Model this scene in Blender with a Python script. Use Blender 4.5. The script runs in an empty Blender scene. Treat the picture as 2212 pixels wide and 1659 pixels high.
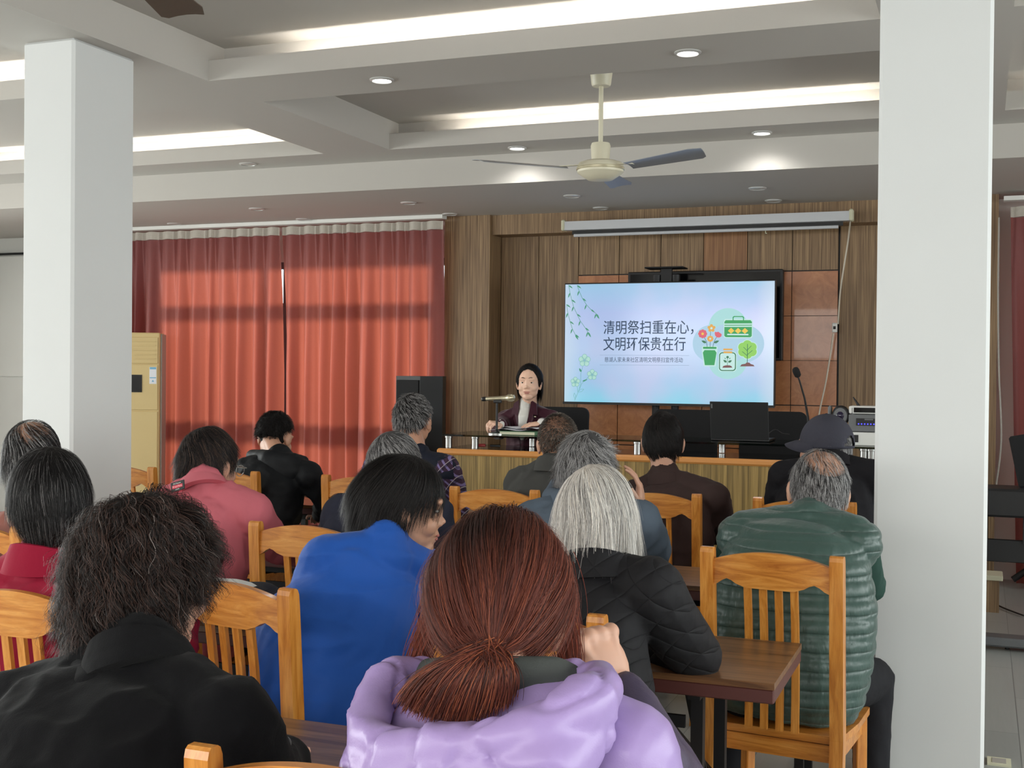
import bpy, bmesh, math, random
import numpy as np
from mathutils import Vector, Matrix, noise
random.seed(7); RNG = np.random.default_rng(7)
PI = math.pi
C = bpy.context.scene.collection

# ------------------------------------------------------------------ camera calibration
FOC = 2614.36; YAW, PITCH, ROLL = map(math.radians, (21.2212, -.64598, .53674)); EYE = 1.48
_F = np.array([-math.sin(YAW)*math.cos(PITCH), math.cos(YAW)*math.cos(PITCH), math.sin(PITCH)])
_r = np.array([math.cos(YAW), math.sin(YAW), 0]); _u = np.cross(_r, _F)
CR = math.cos(ROLL)*_r+math.sin(ROLL)*_u; CU = -math.sin(ROLL)*_r+math.cos(ROLL)*_u
def at(px, py, Y):
    d = _F+CR*(px-1106)/FOC-CU*(py-829.5)/FOC
    return np.array([0, 0, EYE])+d*(Y/d[1])
def atz(px, py, z):
    d = _F+CR*(px-1106)/FOC-CU*(py-829.5)/FOC
    return np.array([0, 0, EYE])+d*((z-EYE)/d[2])
A3 = lambda *v: np.array(v, float)
def unit(v):
    v = np.asarray(v, float); return v/np.linalg.norm(v)

# ------------------------------------------------------------------ materials
def lin(c):
    return tuple(((x/255)/12.92 if x/255 <= .04045 else ((x/255+.055)/1.055)**2.4) for x in c)
M = {}
class NT:
    def __init__(s, name):
        s.m = bpy.data.materials.new(name); s.m.use_nodes = True; s.t = s.m.node_tree; s.n = s.t.nodes
        s.b = s.n['Principled BSDF']; s.out = s.n['Material Output']
        s.tc = s.n.new('ShaderNodeTexCoord'); M[name] = s.m
    def link(s, a, b): s.t.links.new(a, b)
    def mapping(s, scale=(1, 1, 1), rot=(0, 0, 0), coord='Object'):
        mp = s.n.new('ShaderNodeMapping'); mp.inputs['Scale'].default_value = scale; mp.inputs['Rotation'].default_value = rot
        s.link(s.tc.outputs[coord], mp.inputs[0]); return mp.outputs[0]
    def noise(s, scale, vec=None, detail=3, rough=.5, dist=0):
        n = s.n.new('ShaderNodeTexNoise'); n.inputs['Scale'].default_value = scale; n.inputs['Detail'].default_value = detail
        n.inputs['Roughness'].default_value = rough; n.inputs['Distortion'].default_value = dist
        s.link(vec if vec else s.tc.outputs['Object'], n.inputs['Vector']); return n.outputs[0]
    def wave(s, scale, vec=None, axis='X', dist=0, dscale=1, profile='SIN'):
        n = s.n.new('ShaderNodeTexWave'); n.inputs['Scale'].default_value = scale; n.bands_direction = axis; n.wave_profile = profile
        n.inputs['Distortion'].default_value = dist; n.inputs['Detail Scale'].default_value = dscale; n.inputs['Detail'].default_value = 1
        s.link(vec if vec else s.tc.outputs['Object'], n.inputs['Vector']); return n.outputs['Fac'] if 'Fac' in n.outputs else n.outputs[1]
    def ramp(s, fac, stops, interp='LINEAR'):
        r = s.n.new('ShaderNodeValToRGB'); e = r.color_ramp.elements; r.color_ramp.interpolation = interp
        while len(e) < len(stops): e.new(.5)
        for i, (p, c) in enumerate(stops):
            e[i].position = p; e[i].color = (*c, 1) if len(c) == 3 else c
        s.link(fac, r.inputs[0]); return r.outputs[0]
    def math(s, op, a, b=None, c=None):
        n = s.n.new('ShaderNodeMath'); n.operation = op
        for i, v in enumerate((a, b, c)):
            if v is None: continue
            if isinstance(v, (int, float)): n.inputs[i].default_value = v
            else: s.link(v, n.inputs[i])
        return n.outputs[0]
    def mix(s, a, b, fac, mode='MIX'):
        n = s.n.new('ShaderNodeMix'); n.data_type = 'RGBA'; n.blend_type = mode
        for v, i in ((fac, 0), (a, 6), (b, 7)):
            if isinstance(v, (int, float)): n.inputs[i].default_value = v
            elif isinstance(v, tuple): n.inputs[i].default_value = (*v, 1)
            else: s.link(v, n.inputs[i])
        return n.outputs[2]
    def bump(s, h, strength=.3, dist=.01):
        b = s.n.new('ShaderNodeBump'); b.inputs['Strength'].default_value = strength; b.inputs['Distance'].default_value = dist
        s.link(h, b.inputs['Height']); s.link(b.outputs[0], s.b.inputs['Normal']); return b
    def set(s, **k):
        for a, v in k.items():
            i = s.b.inputs[a.replace('_', ' ')]
            if isinstance(v, (int, float)): i.default_value = v
            elif isinstance(v, tuple): i.default_value = (*v, 1)
            else: s.link(v, i)
        return s
def plain(name, col, rough=.6, metal=0, bs=None, bstr=.15, bd=.002, var=None, **k):
    t = NT(name); c = lin(col); t.set(Base_Color=c, Roughness=rough, Metallic=metal, **k)
    if bs: t.bump(t.noise(bs), bstr, bd)
    if var:
        f = t.noise(var[0], detail=4); c2 = tuple(x*(1-var[1]) for x in c)
        t.set(Base_Color=t.mix(c, c2, f))
    return t.m
def wood(name, stops, stretch=(1, 14, 14), rough=.3, scale=3.0, coat=.3, vary=True, bs=.1):
    t = NT(name); v = t.mapping(scale=stretch)
    if vary:
        oi = t.n.new('ShaderNodeObjectInfo'); ad = t.n.new('ShaderNodeVectorMath'); ad.operation = 'ADD'
        ml = t.n.new('ShaderNodeVectorMath'); ml.operation = 'SCALE'; ml.inputs[3].default_value = .7
        t.link(oi.outputs['Location'], ml.inputs[0]); t.link(v, ad.inputs[0]); t.link(ml.outputs[0], ad.inputs[1]); v = ad.outputs[0]
    f = t.noise(scale, v, 6, .6, 1.2); col = t.ramp(f, [(p, lin(c)) for p, c in stops])
    f2 = t.noise(scale*5, v, 3, .7, .3); col = t.mix(col, lin(stops[0][1]), t.ramp(f2, [(.5, (0, 0, 0)), (.85, (.6, .6, .6))]))
    t.set(Base_Color=col, Roughness=rough, Coat_Weight=coat, Coat_Roughness=.15); t.bump(f2, bs, .001); return t.m
def emis(name, col, st):
    t = NT(name); t.set(Base_Color=(0, 0, 0), Emission_Color=lin(col), Emission_Strength=st, Roughness=.3); return t.m

plain('wall_paint', (222, 222, 218), .85, bs=40, bstr=.05, var=(1.3, .04))
plain('ceiling_paint', (192, 188, 182), .9, bs=60, bstr=.03)
plain('pillar_paint', (222, 224, 224), .8, bs=6, bstr=.12, bd=.004, var=(2.5, .05))
CH = [(.3, (168, 96, 30)), (.5, (205, 133, 54)), (.68, (224, 158, 78)), (.85, (196, 118, 44))]
wood('chair_wood_across', CH, (1.2, 12, 12)); wood('chair_wood_upright', CH, (12, 12, 1.0))
wood('table_laminate', [(.3, (74, 46, 28)), (.5, (116, 80, 50)), (.72, (146, 106, 70))], (1, 16, 16), .3, 2.6, .15, vary=False, bs=.03)
plain('table_edge', (84, 44, 40), .4); plain('black_metal', (26, 26, 28), .45, .3); plain('chrome', (190, 190, 192), .25, 1)
plain('dark_plastic', (24, 24, 26), .5); plain('black_fabric', (20, 20, 22), .9, bs=300, bstr=.3)
plain('white_plastic', (226, 226, 222), .45); plain('cream_plastic', (226, 220, 196), .4)
plain('steel', (170, 170, 168), .3, 1); plain('ac_beige', (218, 194, 138), .5, var=(2, .05)); plain('ac_grey', (170, 166, 158), .5)
plain('grey_plastic', (104, 106, 108), .5); plain('screen_case', (196, 198, 202), .5)
plain('paper', (236, 238, 244), .8); plain('book_green', (92, 128, 96), .6); plain('page_edge', (206, 204, 178), .8)
plain('gloss_black', (12, 12, 14), .08); plain('orange_edge', (206, 140, 74), .35, Coat_Weight=.3)
plain('dust_grey', (120, 118, 110), .9); plain('red_plastic', (150, 40, 40), .4); plain('cable_white', (214, 206, 190), .6)
plain('cable_dark', (40, 38, 38), .6); plain('mic_gold', (214, 206, 178), .3, .85); plain('lens', (30, 24, 50), .05)
plain('sticker_blue', (120, 180, 214), .6); plain('tape_white', (214, 210, 200), .85, bs=120, bstr=.2)
# striped veneer cladding
def veneer(name, a, b, c, scale=1):
    t = NT(name); v = t.mapping(scale=(1, 1, .02))
    n1 = t.noise(95*scale, v, 2, .6); n2 = t.noise(22*scale, v, 2); n3 = t.noise(2.2, None, 3)
    col = t.ramp(n1, [(.35, lin(a)), (.5, lin(b)), (.66, lin(c))]); col = t.mix(col, lin(a), t.ramp(n2, [(.45, (0, 0, 0)), (.7, (.5, .5, .5))]))
    col = t.mix(col, lin(b), t.math('MULTIPLY', n3, .35)); t.set(Base_Color=col, Roughness=.5); t.bump(n1, .15, .001)
veneer('veneer_brown', (104, 80, 56), (139, 112, 82), (168, 139, 103)); veneer('veneer_olive', (92, 74, 38), (140, 114, 62), (172, 142, 84))
veneer('veneer_red', (120, 80, 52), (150, 108, 72), (172, 126, 86))
t = NT('burl'); n1 = t.noise(7, None, 6, .65, 2.0); n2 = t.noise(1.4, None, 2)
t.set(Base_Color=t.mix(t.ramp(n1, [(.3, lin((158, 98, 54))), (.55, lin((196, 132, 80))), (.75, lin((214, 154, 102)))]), lin((170, 106, 74)), n2), Roughness=.35, Coat_Weight=.25)
# floor planks
t = NT('floor_planks'); v = t.mapping(rot=(0, 0, PI/2)); br = t.n.new('ShaderNodeTexBrick'); t.link(v, br.inputs[0])
for k, val in (('Color1', lin((172, 174, 170))), ('Color2', lin((158, 161, 158))), ('Mortar', lin((112, 114, 112)))): br.inputs[k].default_value = (*val, 1)
for k, val in (('Scale', 1), ('Mortar Size', .002), ('Brick Width', 1.2), ('Row Height', .16)): br.inputs[k].default_value = val
gr = t.noise(3, t.mapping(scale=(14, 1, 1)), 5, .6); t.set(Base_Color=t.mix(br.outputs[0], lin((134, 137, 134)), t.math('MULTIPLY', gr, .5)), Roughness=.28)
# curtain cloth, lets daylight through
def curtain_mat(name, front, through, tr):
    t = NT(name); t.n.remove(t.b); n = t.noise(60, None, 4, .7, 1.5)
    d = t.n.new('ShaderNodeBsdfPrincipled'); d.inputs['Roughness'].default_value = .55; t.b = d
    t.link(t.mix(lin(front), tuple(x*.6 for x in lin(front)), n), d.inputs['Base Color']); d.inputs['Sheen Weight'].default_value = .3
    tl = t.n.new('ShaderNodeBsdfTranslucent'); tl.inputs[0].default_value = (*lin(through), 1)
    mx = t.n.new('ShaderNodeMixShader'); mx.inputs[0].default_value = tr
    t.link(d.outputs[0], mx.inputs[1]); t.link(tl.outputs[0], mx.inputs[2]); t.link(mx.outputs[0], t.out.inputs[0]); t.bump(n, .3, .002)
curtain_mat('curtain_red', (134, 72, 74), (222, 114, 88), .32)
curtain_mat('curtain_tape', (206, 200, 188), (230, 220, 200), .15)
def glass(name, col, tr=.85):
    t = NT(name); t.n.remove(t.b); a = t.n.new('ShaderNodeBsdfTransparent'); a.inputs[0].default_value = (*col, 1)
    g = t.n.new('ShaderNodeBsdfGlossy'); g.inputs['Roughness'].default_value = .03; f = t.n.new('ShaderNodeFresnel'); f.inputs[0].default_value = 1.45
    mx = t.n.new('ShaderNodeMixShader'); t.link(f.outputs[0], mx.inputs[0]); t.link(a.outputs[0], mx.inputs[1]); t.link(g.outputs[0], mx.inputs[2]); t.link(mx.outputs[0], t.out.inputs[0])
glass('pane_glass', (.93, .96, .95)); glass('desk_glass', (.55, .68, .63))
emis('lamp_on', (255, 252, 244), 9); emis('led_strip', (255, 250, 240), 44)
plain('lamp_off', (190, 186, 180), .3); plain('lamp_rim', (206, 206, 204), .35, .3)
emis('blue_light', (70, 70, 255), 2.0)
plain('blade_metal', (150, 152, 156), .35, .4); plain('blade_dusty', (110, 96, 84), .7, .2, var=(8, .3))

# ------------------------------------------------------------------ object helpers
def mesh_obj(name, me, parent=None, mats=(), loc=None):
    o = bpy.data.objects.new(name, me); C.objects.link(o)
    for m in mats: me.materials.append(M[m] if isinstance(m, str) else m)
    if parent: o.parent = parent
    if loc is not None: o.location = loc
    return o
def empty(name, label, cat, loc=(0, 0, 0), rz=0, group=None):
    o = bpy.data.objects.new(name, None); C.objects.link(o); o.location = loc; o.rotation_euler = (0, 0, rz)
    o.empty_display_size = .1; o['label'] = label; o['category'] = cat
    if group: o['group'] = group
    return o
def tag(o, label, cat, group=None):
    o['label'] = label; o['category'] = cat
    if group: o['group'] = group
    return o
def dup(root, loc, rz, label, group=None):
    r = root.copy(); C.objects.link(r); r.location = loc; r.rotation_euler = (0, 0, rz); r['label'] = label
    if group: r['group'] = group
    for ch in list(root.children):
        c = ch.copy(); C.objects.link(c); c.parent = r
        for g in list(ch.children):
            d = g.copy(); C.objects.link(d); d.parent = c
    return r

def frame(d, up=(0, 0, 1)):
    z = unit(d); x = np.cross(up, z)
    if np.linalg.norm(x) < 1e-4: x = np.cross((0, 1, 0) if abs(z[1]) < .9 else (1, 0, 0), z)
    x = unit(x); return x, np.cross(z, x), z
class MB:
    def __init__(s): s.v = []; s.f = []; s.m = []; s.cur = 0
    def mat(s, i): s.cur = i; return s
    def add(s, v, f):
        o = len(s.v); s.v += [tuple(map(float, p)) for p in v]; s.f += [tuple(o+i for i in q) for q in f]; s.m += [s.cur]*len(f); return s
    def box(s, c, d, rz=0, R=None, ch=0):
        h = np.array(d)/2
        if ch > 0:
            ch = min(ch, min(h)*.9); v = []
            for sx in (-1, 1):
                for sy in (-1, 1):
                    for sz in (-1, 1):
                        v += [(sx*(h[0]-ch), sy*(h[1]-ch), sz*h[2]), (sx*(h[0]-ch), sy*h[1], sz*(h[2]-ch)), (sx*h[0], sy*(h[1]-ch), sz*(h[2]-ch))]
            bm = bmesh.new(); vs = [bm.verts.new(p) for p in v]; bmesh.ops.convex_hull(bm, input=vs)
            bmesh.ops.dissolve_limit(bm, angle_limit=.01, verts=bm.verts, edges=bm.edges)
            bm.verts.index_update(); v = [tuple(x.co) for x in bm.verts]; f = [tuple(x.index for x in fc.verts) for fc in bm.faces]; bm.free()
        else:
            v = [(x*h[0], y*h[1], z*h[2]) for x in (-1, 1) for y in (-1, 1) for z in (-1, 1)]
            f = [(0, 1, 3, 2), (4, 6, 7, 5), (0, 4, 5, 1), (2, 3, 7, 6), (0, 2, 6, 4), (1, 5, 7, 3)]
        v = np.array(v)
        if rz: cz, sz = math.cos(rz), math.sin(rz); R = np.array([[cz, -sz, 0], [sz, cz, 0], [0, 0, 1]])
        if R is not None: v = v@np.array(R).T
        return s.add(v+np.array(c), f)
    def bar(s, a, b, w, t, up=(0, 0, 1), ch=0):
        a, b = np.array(a, float), np.array(b, float); x, y, z = frame(b-a, up); L = np.linalg.norm(b-a)
        return s.box((a+b)/2, (w, t, L), R=np.stack([x, y, z], 1), ch=ch)
    def tube(s, pts, r, n=8, cap=True):
        pts = [np.array(p, float) for p in pts]; rs = r if hasattr(r, '__len__') else [r]*len(pts); v = []; f = []
        for i, p in enumerate(pts):
            d = pts[min(i+1, len(pts)-1)]-pts[max(i-1, 0)]; x, y, _ = frame(d, (0, 0, 1) if abs(unit(d)[2]) < .95 else (0, 1, 0))
            for k in range(n): a = 2*PI*k/n; v.append(p+rs[i]*(x*math.cos(a)+y*math.sin(a)))
        for i in range(len(pts)-1):
            for k in range(n): k2 = (k+1) % n; f.append((i*n+k, i*n+k2, (i+1)*n+k2, (i+1)*n+k))
        if cap: f += [tuple(range(n))[::-1], tuple((len(pts)-1)*n+k for k in range(n))]
        return s.add(v, f)
    def lathe(s, prof, c=(0, 0, 0), n=24, axis=(0, 0, 1)):
        x, y, z = frame(axis, (0, 1, 0)); v = []; f = []; c = np.array(c, float)
        for r, h in prof:
            for k in range(n): a = 2*PI*k/n; v.append(c+z*h+max(r, 1e-4)*(x*math.cos(a)+y*math.sin(a)))
        for i in range(len(prof)-1):
            for k in range(n): k2 = (k+1) % n; f.append((i*n+k, i*n+k2, (i+1)*n+k2, (i+1)*n+k))
        f += [tuple(range(n))[::-1], tuple((len(prof)-1)*n+k for k in range(n))]
        return s.add(v, f)
    def prism(s, poly, o, ux, uy, depth):   # polygon in plane (ux,uy) extruded along ux x uy
        o, ux, uy = np.array(o, float), np.array(ux, float), np.array(uy, float); w = np.cross(ux, uy)*depth; n = len(poly)
        v = [o+ux*a+uy*b for a, b in poly]+[o+ux*a+uy*b+w for a, b in poly]
        f = [tuple(range(n))[::-1], tuple(range(n, 2*n))]+[(i, (i+1) % n, n+(i+1) % n, n+i) for i in range(n)]
        return s.add(v, f)
    def build(s, name, mats, parent=None, smooth=False, loc=None):
        me = bpy.data.meshes.new(name); me.from_pydata(s.v, [], s.f); mats = [mats] if isinstance(mats, str) else mats
        me.polygons.foreach_set('material_index', s.m)
        bm = bmesh.new(); bm.from_mesh(me); bmesh.ops.recalc_face_normals(bm, faces=bm.faces); bm.to_mesh(me); bm.free()
        if smooth:
            me.polygons.foreach_set('use_smooth', [True]*len(me.polygons)); me.set_sharp_from_angle(angle=math.radians(40))
        me.update(); return mesh_obj(name, me, parent, mats, loc)
def structure(o): o['kind'] = 'structure'; return o

# ------------------------------------------------------------------ the room
XL, XR, YB, YF = -9.3, 4.2, -3.2, 9.45
structure(MB().box(((XL+XR)/2, (YB+YF)/2+.2, -.05), (XR-XL+.4, YF-YB+1, .1)).build('floor', 'floor_planks'))
# coffered ceiling
BZ, CZ = 2.95, 3.15
ce = MB(); ce.box(((XL+XR)/2, (YB+7.8)/2, CZ+.15), (XR-XL+.6, 7.8-YB+.3, .3))
xs = [(XL, -7.6), (-4.22, -3.72), (-.41, .10), (3.6, XR)]            # beams running towards the front
ys = [(5.236, 5.746), (7.265, 7.66), (YB, -2.7), (.95, 1.45)]
cof_x = [(-7.6, -4.22), (-3.72, -.41), (.10, 3.6)]; cof_y = [(-2.7, .95), (1.45, 5.236), (5.746, 7.265)]
for a, b in xs: ce.box(((a+b)/2, (YB+7.66)/2, (BZ+CZ)/2), (b-a, 7.66-YB, CZ-BZ))
TR = .14
for a, b in ys:
    tr = TR if a in (5.236, 7.265, .95) else 0
    for c, d in cof_x:
        ce.box(((c+d)/2, (a+tr+b)/2, (BZ+CZ)/2), (d-c, b-a-tr, CZ-BZ))
        if tr:
            ce.box(((c+d)/2, a+.016+(tr-.016)/2, BZ+.015), (d-c, tr-.016, .03)); ce.box(((c+d)/2, a+.008, (BZ+3.055)/2), (d-c, .016, 3.055-BZ))
ce.box(((XL+XR)/2, (7.66+YF+.3)/2, 2.75+.35), (XR-XL+.6, YF+.3-7.66, .7))
structure(ce.build('ceiling', 'ceiling_paint'))
bays = ['left', 'centre', 'right']
for iy, (a, b) in enumerate(cof_y):
    for ix, (c, d) in enumerate(cof_x):
        lo, hi = (c+.25, d-.25) if ix != 1 else (c+.45, d-.15)
        o = MB().box(((lo+hi)/2, b+.055, BZ+.037), (hi-lo, .012, .008)).build('light_strip', 'led_strip')
        tag(o, 'white light strip in the cove of the %s, %s bay' % (('rear ceiling recess', 'near ceiling recess', 'far ceiling recess')[iy], bays[ix]), 'light strip', 'cove lights')
# walls
w = MB(); w.box(((XL+XR)/2, YB-.1, 1.6), (XR-XL+.4, .2, 3.2)); structure(w.build('wall_back', 'wall_paint'))
def wall_with_holes(name, axis, pos, lo, hi, holes, thick, mat='wall_paint', z1=3.2):
    m = MB(); cuts = sorted(set([lo, hi]+[h[0] for h in holes]+[h[1] for h in holes]))
    for a, b in zip(cuts[:-1], cuts[1:]):
        hs = [h for h in holes if h[0] <= a+1e-6 and h[1] >= b-1e-6]; zs = [(0, z1)]
        if hs: zs = [(0, hs[0][2]), (hs[0][3], z1)]
        for z0, zz in zs:
            if zz-z0 < 1e-3: continue
            c = (pos, (a+b)/2, (z0+zz)/2) if axis == 'x' else ((a+b)/2, pos, (z0+zz)/2)
            d = (thick, b-a, zz-z0) if axis == 'x' else (b-a, thick, zz-z0)
            m.box(c, d)
    return structure(m.build(name, mat))
wall_with_holes('wall_left', 'x', XL-.1, YB, YF+.3, [(-2.6, 7.6, .9, 2.6)], .2)
wall_with_holes('wall_right', 'x', XR+.1, YB, YF+.3, [(-2.4, 7.6, .9, 2.6)], .2)
WX0, WX1 = -7.06, -4.22
wall_with_holes('wall_front', 'y', YF+.1, XL, XR, [(WX0, WX1, .3, 2.44), (.55, 3.4, .3, 2.44)], .2)
def window(n, x0, x1, z0, z1, y, transoms, mull):
    f = MB(); t = .06
    for x in (x0+t/2, x1-t/2): f.box((x, y, (z0+z1)/2), (t, .07, z1-z0))
    for z in (z0+t/2, z1-t/2): f.box(((x0+x1)/2, y, z), (x1-x0, .07, t))
    for a, b in transoms: f.box(((x0+x1)/2, y, (a+b)/2), (x1-x0-.01, .08, b-a))
    for x in mull: f.box((x, y, (z0+z1)/2), (.05, .06, z1-z0-.01))
    fr = structure(f.build('window_%d' % n, 'grey_plastic'))
    MB().box(((x0+x1)/2, y, (z0+z1)/2), (x1-x0-.05, .006, z1-z0-.05)).build('pane', 'pane_glass', fr)
window(1, WX0, WX1, .3, 2.44, YF+.08, [(1.94, 2.07), (.86, 1.03)], [-5.9])
window(2, .55, 3.4, .3, 2.44, YF+.08, [(1.94, 2.07), (.86, 1.03)], [2.0])
for n, X, y0, y1 in ((3, XL-.1, -2.6, 7.6), (4, XR+.1, -2.4, 7.6)):  # unseen side windows, extended forward to bring more light to the stage
    f = MB()
    for y in (y0+.03, (y0+y1)/2, y1-.03): f.box((X, y, 1.75), (.06, .06, 1.7))
    for z in (.93, 2.57): f.box((X, (y0+y1)/2, z), (.06, y1-y0, .06))
    fr = structure(f.build('window_%d' % n, 'white_plastic')); MB().box((X, (y0+y1)/2, 1.75), (.006, y1-y0-.1, 1.6)).build('pane', 'pane_glass', fr)
# pillars
p = MB().box((-3.945, 4.55, BZ/2), (.29, .42, BZ), ch=.012).build('pillar', 'pillar_paint'); tag(p, 'white square pillar at the left, beside the beige air conditioner', 'pillar')
p = MB().box((-.16, 4.53, BZ/2), (.365, .38, BZ), ch=.012).build('pillar', 'pillar_paint'); tag(p, 'white square pillar at the right, behind the man in the green quilted vest', 'pillar')
# wood-clad stage wall: pilaster, header, recess panels and burl tiles
cl = MB(); Yw = 9.17
cl.box((-3.97, (Yw+YF)/2, 1.375), (.405, YF-Yw, 2.75)); cl.box((-.0, (Yw+YF)/2, 1.375), (.19, YF-Yw, 2.75))
cl.box((-1.93, (Yw+.04+YF)/2, 2.67), (3.67, YF-Yw-.04, .16))
tr = structure(cl.build('trim_1', 'veneer_brown'))
TX = [-3.084+.3437*i for i in range(7)]; TZ = [2.26, 1.914, 1.577, 1.233, .888, .543]; YP = YF-.03
pn = MB(); g = .003
cols = [-3.765, -3.43, -3.084]
for a, b in zip(cols[:-1], cols[1:]): pn.box(((a+b)/2, YP+.015, 1.3), (b-a-2*g, .03, 2.59))
for i in range(6):
    pn.mat(1 if i == 3 else 0); pn.box(((TX[i]+TX[i+1])/2, YP+.015, 2.43), (.3437-2*g, .03, .33))
pn.mat(0); pn.box((-.56, YP+.015, 1.3), (.9, .03, 2.59)); structure(pn.build('trim_2', ['veneer_brown', 'veneer_red']))
bt = MB()
for i in range(6):
    for j in range(5): bt.box(((TX[i]+TX[i+1])/2, YP+.012, (TZ[j]+TZ[j+1])/2), (.3437-2*g, .036, .343-2*g))
structure(bt.build('trim_3', 'burl'))
structure(MB().box((-1.9, YF-.004, 1.4), (3.7, .008, 2.7)).build('trim_4', 'dark_plastic'))
# stage platform under the desk
structure(MB().box((-2.2, 8.3, .1), (3.5, 2.2, .2)).build('trim_5', 'veneer_olive'))

# curtains
def curtain(name, label, x0, x1, y, z0, z1, seed, lam=.155, group=None, taper=0):
    rng = np.random.default_rng(seed); nx = int((x1-x0)/.006); nz = 40
    u = np.linspace(0, 1, nx); zz = np.linspace(0, 1, nz); X = x0+(x1-x0)*u
    n = max(2, int(round((x1-x0)/lam))); edges = np.linspace(0, 1, n+1); edges[1:-1] += rng.uniform(-.3, .3, n-1)/n
    k = np.interp(u, edges, np.arange(n+1)); ph = k*2*PI
    amp = np.interp(u, np.linspace(0, 1, n+1), rng.uniform(.45, 1.45, n+1)); sh = np.interp(u, np.linspace(0, 1, n*2+1), rng.uniform(-1, 1, n*2+1))
    V = []; tape = .07
    for j, t in enumerate(zz):
        a = .014+.046*min(1, t*2.2)
        pinch = np.exp(-((k-np.round(k))/.07)**2)
        yy = y+amp*a*np.cos(ph+.8*t*sh)+.008*t*np.sin(3*ph+sh*3)+ (-.03*pinch*max(0, 1-t*5))
        xx = X+.02*t*np.sin(ph*.5+sh*2)+taper*t*(1-u)
        V.append(np.stack([xx, yy, np.full(nx, z1-tape-(z1-tape-z0)*t)], 1))
    def grid(V, nm, mt, par):
        V = np.array(V); r, c = V.shape[:2]; me = bpy.data.meshes.new(nm)
        f = [(i*c+j, i*c+j+1, (i+1)*c+j+1, (i+1)*c+j) for i in range(r-1) for j in range(c-1)]
        me.from_pydata(V.reshape(-1, 3).tolist(), [], f); me.polygons.foreach_set('use_smooth', [True]*len(f))
        return mesh_obj(nm, me, par, [mt])
    root = grid(V, name, 'curtain_red', None); tag(root, label, 'curtain', group)
    top = V[0]; T = []
    for t in np.linspace(0, 1, 5):
        q = top.copy(); q[:, 2] = z1-tape+tape*t+.006*np.abs(np.sin(ph/2)); q[:, 1] -= .004; T.append(q)
    grid(T, 'heading_tape', 'curtain_tape', root)['label'] = 'white pleated heading tape'
    return root
YC = 9.07
xg = at(608, 520, YC)[0]
curtain('curtain', 'red pleated curtain hung from white tape, left of the bright gap', at(262, 520, YC)[0]-.5, xg-.01, YC, .03, 2.70, 3, group=None)
curtain('curtain', 'red pleated curtain right of the bright gap, beside the wood-clad pilaster', xg+.015, -4.13, YC, .03, 2.70, 5)
curtain('curtain', 'dark red curtain at the far right, behind the black keyboard stand', .17, 3.0, YC, .03, 2.64, 9, taper=.09)
structure(MB().box((-5.78, YC, 2.735), (3.3, .09, .03)).build('trim_6', 'white_plastic'))
structure(MB().box((1.7, YC, 2.70), (3.15, .09, .03)).build('trim_7', 'white_plastic'))

# downlights
def downlight(x, y, z, on, label):
    r = empty('downlight', label, 'ceiling light', (x, y, z), 0, 'lit recessed downlights' if on else 'unlit recessed downlights')
    MB().lathe([(.062, 0), (.062, -.004), (.05, -.010), (.046, -.004), (.046, 0)], n=28).build('rim', 'lamp_rim', r, True)
    MB().lathe([(.045, -.001), (.045, -.006), (.02, -.009)], n=24).build('lens', 'lamp_on' if on else 'lamp_off', r, True)
    if on:
        L = bpy.data.lights.new('downlight_glow', 'SPOT'); L.energy = 9; L.spot_size = math.radians(150); L.spot_blend = .8; L.shadow_soft_size = .04; L.color = (1, .99, .95)
        lo = bpy.data.objects.new('glow', L); C.objects.link(lo); lo.parent = r; lo.location = (0, 0, -.03)
for x, y, l in ((-2.86, 5.5, 'nearest to the left among the lit ones'), (-1.28, 5.49, 'directly above and right of the ceiling fan'), (-2.88, 7.47, 'left of the ceiling fan rod and further back'), (-1.275, 7.47, 'right of the ceiling fan by the right pillar')):
    downlight(x, y, BZ, True, 'lit round downlight '+l)
downlight(-4.95, 7.45, BZ, False, 'unlit round downlight with silvery bulb on the beam left of the ceiling recess')
for i, (x, y) in enumerate(((-5.41, 8.27), (-5.4, 8.96), (-6.68, 8.91), (-4.09, 8.32), (-4.06, 9.02), (-2.79, 8.35), (-2.78, 9.03), (-1.457, 8.38), (-1.45, 9.02))):
    wh = ['nearer one above the left curtain', 'further one above the left curtain', 'leftmost one next to the left pillar', 'nearer one above the right curtain', 'one just at the top of the wood-clad pilaster', 'nearer one above the left end of the projection screen', 'further one above the left end of the projection screen', 'nearer one above the right half of the projection screen', 'further one above the right half of the projection screen'][i]
    downlight(x, y, 2.75, False, 'unlit downlight, '+wh)

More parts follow.
